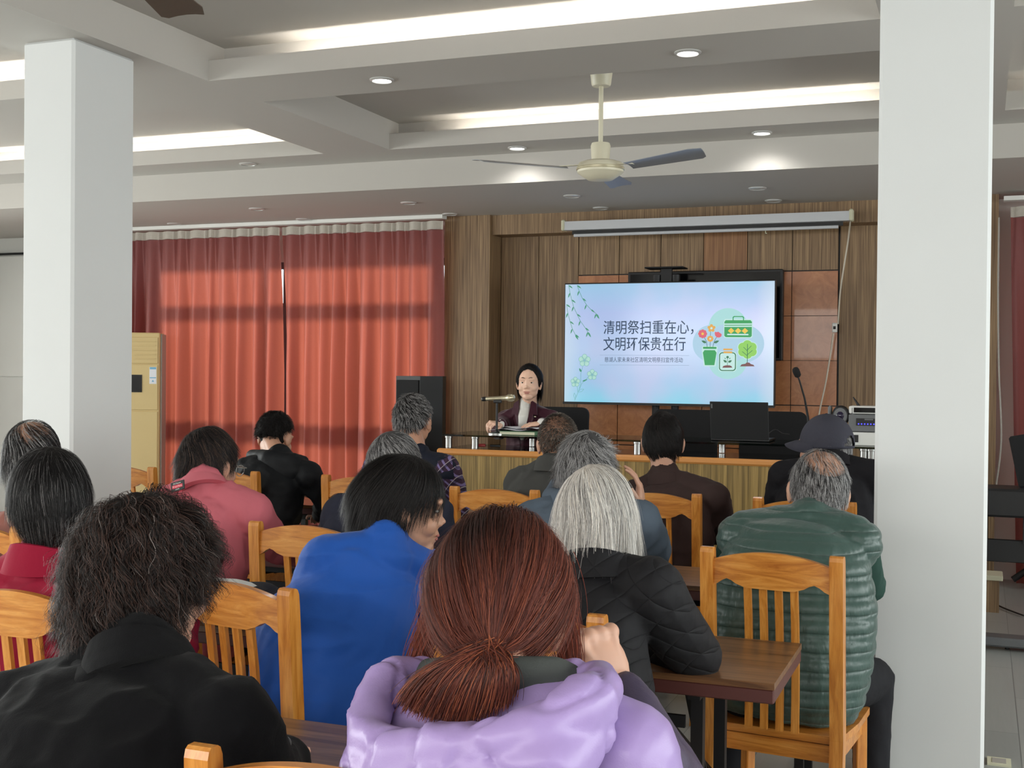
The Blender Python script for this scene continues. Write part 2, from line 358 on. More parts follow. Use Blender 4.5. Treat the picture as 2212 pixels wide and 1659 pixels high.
# ceiling fans
def fan(loc, rz, label):
    r = empty('ceiling_fan', label, 'ceiling fan', loc, 0)
    h = CZ-loc[2]
    MB().lathe([(.02, h-.092), (.048, h-.09), (.054, h-.08), (.064, h-.002), (.06, h)], n=28).build('canopy', 'cream_plastic', r, True)
    MB().tube([(0, 0, .12), (0, 0, h-.08)], .013, 12).build('rod', 'cream_plastic', r, True)
    MB().lathe([(.02, .15), (.05, .145), (.055, .13), (.05, .05), (.06, .045)], n=24).build('coupling_cover', 'cream_plastic', r, True)
    MB().lathe([(.03, -.062), (.07, -.058), (.105, -.035), (.128, -.018), (.13, .0), (.128, .02), (.12, .035), (.09, .045), (.02, .05)], n=36).build('motor', 'cream_plastic', r, True)
    MB().lathe([(.131, -.006), (.1335, -.004), (.1335, .008), (.131, .01)], n=36).build('trim_ring', 'mic_gold', r, True)
    for k, a in enumerate(rz):
        c, s = math.cos(a), math.sin(a); R = np.array([[c, -s, 0], [s, c, 0], [0, 0, 1]]); tl = .22
        pts = []; m = MB(); N = 10
        for i in range(N+1):
            t = i/N; x = .2+t*.50; w = .045+.025*t; cam = .006
            dz = .012*t
            if i == N: w *= .75
            for j in range(5):
                q = (j/4-.5)*2; y = q*w; z = y*math.sin(-tl)+cam*(1-q*q)+dz; pts.append(R@A3(x-(.02*q if i == N else 0), y*math.cos(tl), z))
        n = len(pts); pts += [p-A3(0, 0, .003) for p in pts]; f = []
        for i in range(N):
            for j in range(4): a0 = i*5+j; f += [(a0, a0+5, a0+6, a0+1), (n+a0, n+a0+1, n+a0+6, n+a0+5)]
        for i in range(N): f += [(i*5, i*5+n, i*5+5+n, i*5+5), (i*5+4, i*5+9, i*5+9+n, i*5+4+n)]
        for j in range(4): f += [(j, j+1, n+j+1, n+j), (N*5+j, n+N*5+j, n+N*5+j+1, N*5+j+1)]
        m.add(pts, f); b = m.build('blade', 'blade_metal', r, True)
        MB().bar(R@A3(.1, 0, .02), R@A3(.24, 0, .004), .03, .004).build('bracket', 'cream_plastic', b)
    return r
fan((-1.99, 6.45, 2.60), (math.radians(216), math.radians(96), math.radians(-24)), 'cream three-blade ceiling fan hanging in front of the wood-clad wall')
tip = atz(368, 8, 2.60); fc = A3(-2.17, 2.60, 2.60); a0 = math.atan2(tip[1]-fc[1], tip[0]-fc[0])
f2 = fan(tuple(fc), (a0, a0+2*PI/3, a0+4*PI/3), 'ceiling fan at the top left edge, only one brown blade tip in view')
for ch in f2.children:
    if ch.name.startswith('blade'): ch.data.materials[0] = M['blade_dusty']

# ------------------------------------------------------------------ chairs
def make_chair():
    r = empty('dining_chair', '', 'chair')
    HW = .1865; rake = .035
    def yb(z): return -(rake*max(0, (z-.45))/.52)+(-.03*max(0, .45-z)/.45)
    for s in (-1, 1):
        # rear post, rounded top, runs to the floor
        m = MB(); pts = [0, .2, .45, .7, .93, .957, .968, .972]; ww = [.03, .034, .038, .038, .036, .034, .026, .014]; v = []; f = []
        for z, d in zip(pts, ww):
            w = .019; y = yb(z)
            v += [(s*HW-w, y-d/2, z), (s*HW+w, y-d/2, z), (s*HW+w, y+d/2, z), (s*HW-w, y+d/2, z)]
        for i in range(len(pts)-1):
            for k in range(4): k2 = (k+1) % 4; f.append((i*4+k, i*4+k2, i*4+4+k2, i*4+4+k))
        f += [(3, 2, 1, 0), tuple(len(v)-4+k for k in range(4))]; m.add(v, f); m.build('post', 'chair_wood_upright', r)
    # crest rail, arched above and scalloped below, slightly bowed
    N = 24; v = []; f = []; iw = HW-.018
    for i in range(N+1):
        t = i/N*2-1; x = t*iw; top = .938+.030*(1-t*t); 
        bot = .868+.0*abs(t)
        at_ = abs(t)
        bot += .018*math.exp(-((at_-.74)/.14)**2) + (-.004 if at_ < .5 else 0) - .006*max(0, (at_-.85)/.15)
        yc = yb(.9)-.012*(1-t*t)
        v += [(x, yc-.010+.0, bot), (x, yc+.010, bot), (x, yc+.010, top), (x, yc-.010, top)]
    for i in range(N):
        for k in range(4): k2 = (k+1) % 4; f.append((i*4+k, i*4+k2, i*4+4+k2, i*4+4+k))
    f += [(3, 2, 1, 0), tuple(N*4+k for k in range(4))]; MB().add(v, f).build('crest_rail', 'chair_wood_across', r)
    for k in range(4):
        x = (-.0675+.045*k); pts = []
        m = MB(); zz = [.455, .55, .66, .77, .875]; v = []; f = []
        for z in zz:
            y = yb(z)+.012*math.sin((z-.455)/.42*PI)-.006
            v += [(x-.0105, y-.006, z), (x+.0105, y-.006, z), (x+.0105, y+.006, z), (x-.0105, y+.006, z)]
        for i in range(4):
            for q in range(4): q2 = (q+1) % 4; f.append((i*4+q, i*4+q2, i*4+4+q2, i*4+4+q))
        f += [(3, 2, 1, 0), tuple(16+q for q in range(4))]; m.add(v, f).build('slat', 'chair_wood_upright', r)
    MB().prism([(-.19, .02), (.19, .02), (.205, .2), (.2, .39), (.17, .41), (-.17, .41), (-.2, .39), (-.205, .2)], (0, 0, .428), (1, 0, 0), (0, 1, 0), .022).build('seat', 'chair_wood_across', r)
    ap = MB(); ap.box((0, .03, .40), (.34, .02, .05)); ap.box((0, .375, .40), (.34, .02, .05)); ap.box((-.175, .2, .40), (.02, .34, .05)); ap.box((.175, .2, .40), (.02, .34, .05)); ap.build('apron', 'chair_wood_across', r)
    for s in (-1, 1): MB().bar((s*.178, .372, 0), (s*.175, .37, .428), .034, .034, ch=.003).build('leg', 'chair_wood_upright', r)
    st = MB()
    for s in (-1, 1): st.box((s*.18, .18, .2), (.018, .36, .03))
    st.box((0, .19, .2), (.35, .018, .03)); st.build('stretcher', 'chair_wood_across', r)
    return r
GRP = 'wooden slat-back chairs in the rows'
W = 'orange-brown slat-back chair '
chairs = [  # x, y, rot degrees, label
 (-.785, 1.40, 0, W+'under the auburn-haired woman in lilac, one post in view'),
 (-1.36, 1.08, 8, W+'hidden under the curly-haired woman in the black coat'),
 (-2.06, 2.20, 0, W+'behind the person in the crimson jacket'),
 (-1.665, 2.484, -10.8, W+'overlapping the woman in blue, tall post beside her'),
 (-.93, 2.455, 0, W+'of the white-haired woman, post showing by the raised fist'),
 (-.55, 3.51, -6, W+'shown whole, with the green-vested man on it'),
 (-1.31, 3.50, 0, W+'under the man in the grey-blue hoodie'),
 (-2.055, 3.47, 0, W+'between the pink jacket and the woman in blue'),
 (-2.64, 3.40, 0, W+'under the woman in the pink jacket'),
 (-3.02, 3.03, 0, W+'at the left edge, behind the balding man'),
 (-4.11, 5.10, 0, W+'standing empty in front of the air conditioner'),
 (-3.51, 5.12, 0, W+'of the man in the black hooded jacket'),
 (-2.74, 5.12, 0, W+'of the man in the navy vest with checked sleeves'),
 (-1.955, 4.87, 0, W+'of the buzz-cut man in the grey fleece'),
 (-1.29, 5.02, 0, W+'of the man in the dark brown jacket'),
 (-.657, 4.99, -6, W+'of the man in the dark cap'),
]
ch0 = make_chair()
for i, (x, y, a, lab) in enumerate(chairs):
    if i == 0:
        ch0.location = (x, y, 0); ch0.rotation_euler = (0, 0, math.radians(a)); ch0['label'] = lab; ch0['group'] = GRP
    else: dup(ch0, (x, y, 0), math.radians(a), lab, GRP)

# ------------------------------------------------------------------ folding tables
def make_table(L, x0, y0, label, dep=.46):
    r = empty('folding_table', label, 'table', (x0+L/2, y0+dep/2, 0), 0, 'dark wood folding tables between the rows')
    MB().box((0, 0, .742), (L, dep, .016)).mat(0).build('tabletop', 'table_laminate', r)
    e = MB(); e.box((0, 0, .717), (L-.002, dep-.002, .034), ch=.003); e.build('edge_band', 'table_edge', r)
    for s in (-1, 1):
        X = s*(L/2-.20)
        f = MB()
        f.box((X, 0, .69), (.03, dep-.08, .02)); f.box((X, 0, .03), (.04, dep-.02, .03)); f.box((X, -dep/2+.09, .36), (.03, .03, .66)); f.box((X, dep/2-.09, .36), (.03, .03, .66)); f.box((X, 0, .28), (.02, dep-.2, .03))
        f.build('leg_frame', 'black_metal', r)
        b = MB(); b.bar((X-s*.02, -dep/2+.09, .40), (X-s*.30, -dep/2+.09, .69), .02, .006); b.bar((X-s*.02, dep/2-.09, .40), (X-s*.30, dep/2-.09, .69), .02, .006)
        b.bar((X-s*.02, -dep/2+.07, .69), (X-s*.02, dep/2-.1, .30), .018, .006)
        b.build('brace', 'black_metal', r)
        MB().lathe([(.008, 0), (.008, .004), (.004, .006)], (X, -dep/2+.07, .5), 12, (0, -1, 0)).build('bolt', 'chrome', r)
    rr = MB(); rr.box((0, -dep/2+.06, .62), (L-.45, .012, .03)); rr.box((0, dep/2-.06, .30), (L-.42, .02, .03)); rr.box((0, 0, .66), (L-.3, .02, .03)); rr.build('rail', 'black_metal', r)
    return r
make_table(1.18, -1.94, 1.76, 'dark folding table in front of the auburn-haired woman, beside the black coat cuff', .42)
make_table(1.2, -1.645, 2.865, 'dark folding table under the quilted sleeve, its right corner in full view', .46)
make_table(1.05, -2.75, 2.865, 'dark wood folding table with the white and navy bag on it', .46)
make_table(1.5, -1.86, 4.07, 'dark wood folding table in front of the man in the green quilted vest', .40)
make_table(1.6, -3.55, 4.07, 'dark wood folding table under the sleeves of the woman in pink', .40)
make_table(1.6, -1.95, 5.62, 'dark wood folding table in front of the man in the dark brown jacket', .40)
make_table(1.6, -3.75, 5.62, 'dark wood folding table in front of the man in the black hooded jacket', .40)
# ------------------------------------------------------------------ stage desk, glass shelf and what stands on it
DY0, DY1, DZ = 7.42, 8.02, .95
dx0, dx1 = at(944, 965, DY0)[0], -.52
dk = empty('presentation_desk', 'long stage desk with striped olive veneer front and orange wooden edge', 'desk', ((dx0+dx1)/2, DY0, .2)); ox = (dx0+dx1)/2
MB().box((0, .02, .355), (dx1-dx0-.02, .03, .71)).build('front_panel', 'veneer_olive', dk)
MB().box((0, .012, .73), (dx1-dx0, .05, .042), ch=.012).build('edge_moulding', 'orange_edge', dk)
MB().box((0, .32, .737), (dx1-dx0, .56, .02)).build('worktop', 'gloss_black', dk)
for s in (-1, 1): MB().box((s*((dx1-dx0)/2-.02), .3, .36), (.03, .52, .72)).build('side_panel', 'veneer_olive', dk)
GZ = 1.030
gs = empty('glass_shelf', 'long dark glass shelf raised on metal posts above the stage desk', 'shelf', (ox, DY0+.36, DZ))
MB().box((0, -.02, GZ-DZ+.006), (dx1-dx0, .52, .012)).build('glass_top', 'desk_glass', gs)
for px in (968, 1025, 1376, 1866, 1882):
    x = at(px, 960, 7.52)[0]-ox
    MB().lathe([(.023, 0), (.023, .066), (.027, .068), (.027, .08)], (x, 7.53-DY0-.36, 0), 20).build('post', 'steel', gs, True)
for px in (1150, 1560):
    MB().lathe([(.023, 0), (.023, .08)], (at(px, 940, 7.95)[0]-ox, 7.95-DY0-.36, 0), 20).build('post', 'steel', gs, True)
GT = GZ+.0125
# papers and book
bk = empty('notebook', 'thick green book lying under loose papers in front of the presenter', 'book', (*at(1128, 935, 7.72)[:2], GT))
MB().box((0, 0, .013), (.26, .19, .026), ch=.003).build('cover', 'book_green', bk); MB().box((.0, -.004, .0125), (.25, .189, .019)).build('page_block', 'page_edge', bk)
def sheet(loc, rz, label, seed):
    n = 10; v = []; 
    for i in range(n+1):
        for j in range(n+1): v.append(((i/n-.5)*.28, (j/n-.5)*.2, .004+.012*math.sin(i/n*PI*1.3+seed)**2*(1-j/n*.4)))
    f = [(i*(n+1)+j, (i+1)*(n+1)+j, (i+1)*(n+1)+j+1, i*(n+1)+j+1) for i in range(n) for j in range(n)]
    nv = len(v); v += [(a, b, c-.0012) for a, b, c in v]; f += [tuple(nv+k for k in q[::-1]) for q in f]
    o = MB().add(v, f).build('paper_sheet', 'paper', None, True, loc); o.rotation_euler.z = rz; tag(o, label, 'paper', None)
sheet((*at(1105, 930, 7.70)[:2], GT+.026), .1, 'open white paper lying on the book by the microphone base', 0)
sheet((*at(1140, 928, 7.78)[:2], GT+.036), -.25, 'white paper sheet under the presenter left hand', 1.5)
# microphone on its table stand
ms = empty('microphone_stand', 'black table stand holding the champagne coloured microphone', 'microphone stand', (*at(1073, 930, 7.66)[:2], GT))
MB().lathe([(.062, 0), (.062, .008), (.05, .014), (.012, .018)], n=28).build('base', 'steel', ms, True)
MB().tube([(0, 0, .015), (0, 0, .215)], .008, 10).build('pole', 'dark_plastic', ms)
MB().box((.004, 0, .226), (.055, .03, .026), ch=.006).build('clip', 'dark_plastic', ms)
mc = empty('microphone', 'champagne coloured handheld microphone lying across the table stand', 'microphone', (ms.location.x, ms.location.y, GT+.245))
ax = unit((1, .1, .06))
MB().lathe([(.012, -.085), (.0145, -.08), (.015, .0), (.016, .06), (.022, .075)], (0, 0, 0), 20, ax).build('body', 'mic_gold', mc, True)
MB().lathe([(.022, .075), (.026, .08), (.0265, .105), (.02, .122), (.006, .128)], (0, 0, 0), 20, ax).build('grille', 'mic_gold', mc, True)
MB().lathe([(.015, -.102), (.0155, -.098), (.0155, -.078)], (0, 0, 0), 20, ax).build('end_band', 'dark_plastic', mc, True)
MB().lathe([(.008, -.112), (.0145, -.108), (.0145, -.1015)], (0, 0, 0), 20, ax).build('end_cap', 'steel', mc, True)
# small things on the worktop left
def small(px, py, Y, z): p = atz(px, py, z); return (p[0], p[1], z)
p = (*at(1035, 962, 7.6)[:2], DZ+.008)
o = MB().box((0, 0, .01), (.09, .03, .02), ch=.005).build('remote', 'red_plastic', None, False, p); o.rotation_euler.z = .2; tag(o, 'small dark red gadget on the desk top beside the second shelf post', 'remote')
o = MB().box((0, 0, .0085), (.075, .017, .017), ch=.004).build('clicker', 'dark_plastic', None, False, (p[0]+.11, p[1]+.02, DZ+.0075)); tag(o, 'small black clicker just right of the dark red gadget', 'remote')
# laptop seen from behind
lp = empty('laptop', 'open black laptop seen from behind, standing on the glass shelf', 'laptop', (at(1601, 940, 7.75)[0], 7.72, GT))
MB().box((0, .11, .008), (.37, .25, .014), ch=.004).build('base', 'dark_plastic', lp); 
m = MB(); th = math.radians(12); m.box((0, -.015-.125*math.sin(th), .012+.122*math.cos(th)), (.37, .008, .245), R=Matrix.Rotation(-th*-1, 3, 'X'), ch=.003); lid = m.build('lid', 'dark_plastic', lp)
m = MB(); m.box((-.172, -.0195-.225*math.sin(th), .012+.215*math.cos(th)), (.009, .002, .028), R=Matrix.Rotation(th, 3, 'X')); m.build('label_strip', 'grey_plastic', lp)
def cable(pts, name, mat, label, r=.004, tp=6):
    P = [np.array(p, float) for p in pts]; out = []
    for i in range(len(P)-1):
        p0, p1, p2, p3 = P[max(i-1, 0)], P[i], P[i+1], P[min(i+2, len(P)-1)]
        for k in range(tp):
            t = k/tp; out.append(.5*((2*p1)+(-p0+p2)*t+(2*p0-5*p1+4*p2-p3)*t*t+(-p0+3*p1-3*p2+p3)*t**3))
    out.append(P[-1]); o = MB().tube(out, r, 6).build(name, mat, None, True); return tag(o, label, 'cable')
cable([at(1660, 937, 7.72), at(1675, 928, 7.74), at(1690, 936, 7.74), at(1705, 938, 7.74)], 'cable', 'cable_dark', 'short thin cable coiled on the glass shelf right of the laptop', .003)
# gooseneck microphone
b = at(1750, 945, 7.75); gm = empty('gooseneck_microphone', 'black gooseneck microphone rising behind the man in the cap', 'microphone', (b[0], 7.75, GT))
MB().box((0, 0, .018), (.12, .14, .036), ch=.01).build('base', 'dark_plastic', gm)
q = [at(1745, 900, 7.78), at(1738, 860, 7.75), at(1727, 822, 7.70), at(1723, 812, 7.69)]; q = [A3(0, 0, .03)]+[p-A3(b[0], 7.75, GT) for p in q]
MB().tube(q, [.008, .0075, .006, .005, .005], 8).build('stem', 'dark_plastic', gm, True)
hd = at(1721, 805, 7.68)-A3(b[0], 7.75, GT); d = unit(q[-1]-q[-2])
MB().lathe([(.012, -.03), (.02, -.022), (.022, 0), (.022, .018), (.017, .03), (.008, .035)], hd, 20, d).build('windscreen', 'black_fabric', gm, True)
# camera on the desk
b = at(1816, 960, 7.70); cm = empty('conference_camera', 'black round-lensed conference camera to the right above the cap', 'camera', (b[0], 7.70, GT)); cm.scale = (1.0, 1.0, 1.22)
MB().box((0, 0, .02), (.12, .11, .04), ch=.008).build('base', 'dark_plastic', cm)
for s in (-1, 1): MB().box((s*.068+.002, 0, .115), (.02, .08, .16), ch=.008).build('arm', 'grey_plastic', cm)
MB().lathe([(.03, .05), (.05, .045), (.052, .0), (.052, -.03), (.046, -.045), (.04, -.047)], (0, 0, .145), 28, (0, 1, 0)).build('head', 'dark_plastic', cm, True)
MB().lathe([(.040, -.049), (.040, -.044), (.034, -.046)], (0, 0, .145), 28, (0, 1, 0)).build('ring', 'grey_plastic', cm, True)
MB().lathe([(.001, -.054), (.016, -.0525), (.026, -.047), (.026, -.04)], (0, 0, .145), 28, (0, 1, 0)).build('lens', 'lens', cm, True)
# cabinet-like white box with stack of players
b = at(1862, 955, 7.72); bx = b[0]+.045
o = empty('control_box', 'white box with a small dark socket under the stacked players by the pillar', 'box', (bx, 7.74, GT))
MB().box((0, 0, .04), (.30, .24, .08), ch=.004).build('body', 'white_plastic', o); MB().box((-.075, -.1215, .042), (.035, .004, .045), ch=.001).build('socket', 'dark_plastic', o)
o = empty('amplifier', 'black amplifier with glowing blue buttons below the silver player', 'amplifier', (bx+.02, 7.76, GT+.0805))
MB().box((0, 0, .055), (.28, .22, .105), ch=.004).build('body', 'grey_plastic', o); MB().box((-.02, -.111, .062), (.15, .003, .045)).build('display', 'dark_plastic', o)
for k in range(7): MB().lathe([(.0045, 0), (.0045, .002)], (-.08+.018*k, -.1127, .05), 10, (0, -1, 0)).build('button', 'blue_light', o)
MB().box((-.02, -.1135, .078), (.05, .002, .008)).build('readout', 'grey_plastic', o)
o = empty('disc_player', 'silver disc player on top of the black amplifier', 'player', (bx+.02, 7.76, GT+.189))
MB().box((0, 0, .026), (.28, .2, .046), ch=.005).build('body', 'white_plastic', o); MB().box((-.01, -.1015, .026), (.2, .003, .03)).build('display', 'gloss_black', o)
a = at(1843, 858, 7.82); c = at(1866, 893, 7.8)
o = MB().tube([c+A3(0, 0, -.0), (a+c)/2, a], [.009, .008, .004], 10).build('antenna', 'dark_plastic', None, True); tag(o, 'black rod antenna leaning left above the silver player', 'antenna')
# ------------------------------------------------------------------ stage chairs
def office(px, label, first=None):
    x = at(px, 930, 8.42)[0]
    if first: return dup(first, (x, 8.40, .2), 0, label, 'black stage chairs behind the desk')
    r = empty('office_chair', label, 'chair', (x, 8.40, .2), 0, 'black stage chairs behind the desk')
    poly = []; w, h, rr = .23, .24, .05
    for cx, cy, a0 in ((w-rr, h-rr, 0), (-w+rr, h-rr, 90), (-w+.03, -h+.03, 180), (w-.03, -h+.03, 270)):
        R_ = rr if cy > 0 else .03
        for k in range(6): a = math.radians(a0+18*k); poly.append((cx+R_*math.cos(a), cy+R_*math.sin(a)))
    MB().prism(poly, (0, .10, .77), (1, 0, 0), (0, .08, 1), .035).build('backrest', 'black_fabric', r)
    MB().box((0, -.14, .46), (.46, .44, .07), ch=.03).build('seat', 'black_fabric', r)
    for s in (-1, 1):
        MB().tube([(s*.2, .1, .6), (s*.21, .09, .42), (s*.21, .06, .03), (s*.21, -.34, .012)], .012, 8).build('leg', 'black_metal', r)
    return r
oc = office(1200, 'black fabric chair the presenter sits on, backrest showing at her left side')
office(1476, 'black fabric chair behind the man in the dark brown jacket', oc)
office(1666, 'black fabric chair behind the laptop', oc)
# ------------------------------------------------------------------ television
TY = 8.93
c0, c1 = at(1219, 740, TY), at(1673, 740, TY); tw = c1[0]-c0[0]; tx = (c0[0]+c1[0])/2
zt = at(1446, 609.5, TY)[2]; zb = at(1446, 873, TY)[2]; th_ = zt-zb; tz = (zt+zb)/2
tv = empty('television', 'large flat television showing a pale blue slide with Chinese writing', 'television', (tx, TY, tz))
MB().box((0, .03, 0), (tw+.008, .05, th_+.012), ch=.004).build('casing', 'dark_plastic', tv)
MB().box((0, .0, -th_/2-.004), (tw+.012, .012, .018)).build('bottom_bezel', 'dark_plastic', tv)
t = NT('screen_bg'); sep = t.n.new('ShaderNodeSeparateXYZ'); t.link(t.tc.outputs['Generated'], sep.inputs[0])
col = t.ramp(sep.outputs[2], [(0, lin((150, 226, 250))), (.18, lin((172, 214, 250))), (.45, lin((190, 216, 252))), (.75, lin((184, 204, 250))), (1, lin((164, 212, 246)))])
nn = t.noise(2.2, t.mapping(coord='Object'), 2); col = t.mix(col, lin((206, 210, 248)), t.ramp(nn, [(.45, (0, 0, 0)), (.7, (.7, .7, .7))]))
edge = t.math('ABSOLUTE', t.math('SUBTRACT', sep.outputs[0], .5)); col = t.mix(col, lin((214, 236, 252)), t.ramp(edge, [(.42, (0, 0, 0)), (.5, (.7, .7, .7))]))
t.set(Base_Color=(.02, .02, .02), Emission_Color=col, Emission_Strength=.86, Roughness=.15)
MB().box((0, .0035, 0), (tw-.008, .002, th_-.008)).build('screen', 'screen_bg', tv)
SC = {}
def sm(name, col, st=.86):
    if name not in M: emis(name, col, st)
    return name
def S(x, y):
    u = (x-85)/2008; top = 112-57*u; bot = 1222+30*u; return ((u-.5)*(tw-.008), (.5-(y-top)/(bot-top))*(th_-.008))
def flat(mb, pts, lay): 
    P = [S(*p) for p in pts]; ar = sum(P[i][0]*P[(i+1) % len(P)][1]-P[(i+1) % len(P)][0]*P[i][1] for i in range(len(P)))
    if ar < 0: P = P[::-1]
    mb.add([(a, .0023-.0004*lay, b) for a, b in P], [tuple(range(len(P)))])
def circ(cx, cy, r, n=24, ry=None): return [(cx+r*math.cos(2*PI*k/n), cy+(ry or r)*math.sin(2*PI*k/n)) for k in range(n)]
def rrect(x0, y0, x1, y1, r):
    o = []
    for cx, cy, a in ((x1-r, y1-r, 0), (x0+r, y1-r, 90), (x0+r, y0+r, 180), (x1-r, y0+r, 270)):
        for k in range(5): q = math.radians(a+22.5*k); o.append((cx+r*math.cos(q), cy+r*math.sin(q)))
    return o
def stroke(mb, pts, w, lay, close=False):
    P = [np.array(p, float) for p in pts]
    if close: P.append(P[0])
    for a, b in zip(P[:-1], P[1:]):
        d = unit(b-a); n = A3(-d[1], d[0])*w/2; e = d*w*.25; flat(mb, [a-e+n, b+e+n, b+e-n, a-e-n], lay)
def leaf(mb, x, y, ang, L, w, lay):
    a = math.radians(ang); d = A3(math.cos(a), math.sin(a)); n = A3(-d[1], d[0]); o = A3(x, y)
    flat(mb, [o, o+d*L*.3+n*w, o+d*L*.65+n*w*.8, o+d*L, o+d*L*.65-n*w*.8, o+d*L*.3-n*w], lay)
G1, G2, DK = sm('ink_leaf', (74, 160, 126)), sm('ink_green', (16, 164, 84)), sm('ink_navy', (30, 62, 96))
WL = sm('ink_halo', (206, 246, 240)); MT = sm('ink_mint', (176, 232, 232)); MT2 = sm('ink_mint_pale', (180, 220, 244))
YL, OR, RD = sm('ink_yellow', (252, 208, 70)), sm('ink_orange', (238, 176, 70)), sm('ink_red', (232, 92, 112))
BR, LG, GD = sm('ink_brown', (122, 70, 72)), sm('ink_lime', (146, 218, 90)), sm('ink_deep_green', (30, 120, 78)); PG = sm('ink_line', (120, 190, 190))
def icon(name, mats): m = MB(); return m, (lambda: m.build(name, mats, tv))
for pts in ([(118, 118), (132, 190), (150, 255), (170, 320), (205, 390), (240, 455), (290, 520), (318, 560)], [(205, 118), (225, 170), (258, 240), (300, 300), (345, 345), (400, 385)], [(98, 300), (112, 380), (135, 460), (160, 530), (190, 585)]):
    m, fin = icon('willow_branch', [G1]); stroke(m, pts, 4, 2)
    for i, (x, y) in enumerate(pts): leaf(m, x, y, 35 if i % 2 == 0 else 110, 52, 7, 3)
    leaf(m, pts[-1][0], pts[-1][1], 58, 60, 9, 3); fin()
m, fin = icon('blossom_branch', [PG, sm('ink_petal', (190, 236, 222)), G1]); m.mat(0)
stroke(m, [(190, 1210), (235, 1110), (250, 1050), (250, 960), (268, 890)], 4, 2); stroke(m, [(235, 1110), (262, 1050), (330, 985)], 4, 2); stroke(m, [(222, 1130), (215, 1080)], 4, 2)
for cx, cy, R_ in ((287, 830, 60), (366, 966, 52), (196, 1036, 48)):
    for k in range(5):
        a = 2*PI*k/5-PI/2; c = (cx+R_*.58*math.cos(a), cy+R_*.58*math.sin(a)); m.mat(1); flat(m, circ(*c, R_*.42, 16), 2); m.mat(0); stroke(m, circ(*c, R_*.42, 16), 3.2, 3, True)
        stroke(m, [(cx, cy), (cx+R_*.4*math.cos(a), cy+R_*.4*math.sin(a))], 2.5, 4)
    flat(m, circ(cx, cy, 5, 10), 5)
m.mat(2); leaf(m, 255, 940, 240, 42, 10, 3); leaf(m, 265, 1030, -20, 60, 7, 3); m.mat(0)
stroke(m, [(232, 1120), (250, 1104), (283, 1104), (262, 1126), (232, 1130)], 3.2, 3); stroke(m, [(195, 1200), (180, 1165), (186, 1140), (202, 1165), (198, 1200)], 3.2, 3); fin()
m, fin = icon('clover_backdrop', [MT2, MT]); m.mat(0)
flat(m, circ(1520, 660, 178, 32), 1.0); flat(m, circ(1825, 660, 180, 32), 1.1); m.mat(1); flat(m, circ(1672, 500, 180, 32), 1.2); flat(m, circ(1672, 820, 180, 32), 1.3); m.mat(0); flat(m, circ(1672, 660, 190, 32), 1.4); fin()
m, fin = icon('flower_pot_picture', [WL, G2, RD, OR, YL, DK, GD])
m.mat(0); flat(m, rrect(1432, 684, 1576, 720, 12), 2); flat(m, [(1430, 718), (1576, 718), (1572, 760), (1560, 878), (1450, 878), (1434, 760)], 2)
m.mat(1); flat(m, rrect(1441, 692, 1567, 712, 5), 4); flat(m, [(1455, 724), (1552, 724), (1568, 748), (1549, 868), (1460, 868), (1440, 748)], 4)
m.mat(5); stroke(m, [(1480, 692), (1472, 640), (1450, 600)], 4, 3); stroke(m, [(1507, 692), (1510, 540)], 4, 3); stroke(m, [(1533, 692), (1545, 640), (1565, 600)], 4, 3)
m.mat(6); leaf(m, 1472, 655, 205, 52, 12, 4); leaf(m, 1542, 655, -25, 55, 12, 4)
def flower(cx, cy, r, k, c1, c2):
    m.mat(c1)
    for i in range(k): a = 2*PI*i/k-PI/2; flat(m, circ(cx+r*.62*math.cos(a), cy+r*.62*math.sin(a), r*.40, 12), 5+i*.02)
    flat(m, circ(cx, cy, r*.62, 16), 5.3); m.mat(c2); flat(m, circ(cx, cy, r*.3, 14), 6)
flower(1436, 568, 42, 8, 2, 4); flower(1518, 514, 38, 5, 3, 0); flower(1508, 615, 30, 8, 3, 0)
m.mat(2); flat(m, [(1549, 556), (1556, 548), (1570, 552), (1580, 546), (1594, 556), (1614, 570), (1612, 590), (1596, 602), (1570, 602), (1552, 582)], 5); fin()
m, fin = icon('toolbox_picture', [WL, G2, YL])
m.mat(0); flat(m, rrect(1632, 424, 1898, 606, 20), 2); m.mat(1); stroke(m, [(1718, 440), (1718, 408), (1728, 400), (1804, 400), (1814, 408), (1814, 440)], 9, 3)
flat(m, [(1638, 468), (1638, 452), (1650, 436), (1878, 434), (1891, 450), (1891, 465)], 4); flat(m, [(1638, 481), (1891, 478), (1891, 486), (1638, 489)], 4); flat(m, [(1638, 501), (1891, 498), (1891, 585), (1878, 598), (1652, 598), (1638, 586)], 4)
m.mat(2)
for cx in (1701, 1765, 1828): flat(m, [(cx-30, 538), (cx, 509), (cx+30, 536), (cx, 565)], 5)
m.mat(0); flat(m, rrect(1664, 566, 1862, 579, 6), 5); fin()
m, fin = icon('jar_picture', [WL, GD, OR, BR, G1])
m.mat(0); flat(m, rrect(1586, 738, 1756, 928, 28), 2.2); m.mat(1); stroke(m, rrect(1597, 748, 1744, 918, 26), 9, 3, True)
m.mat(2); flat(m, rrect(1630, 708, 1716, 724, 6), 4); flat(m, rrect(1632, 735, 1714, 752, 6), 4)
m.mat(1); stroke(m, [(1670, 790), (1670, 870)], 4, 4); flat(m, circ(1671, 790, 12, 14), 5); leaf(m, 1664, 840, 215, 40, 11, 5); leaf(m, 1677, 840, -30, 40, 11, 5); leaf(m, 1655, 808, 225, 18, 4, 5); leaf(m, 1686, 808, -45, 18, 4, 5)
m.mat(3); flat(m, [(1624, 892), (1632, 875), (1655, 868), (1690, 868), (1708, 875), (1716, 890)], 6); fin()
m, fin = icon('tree_picture', [WL, LG, GD, BR])
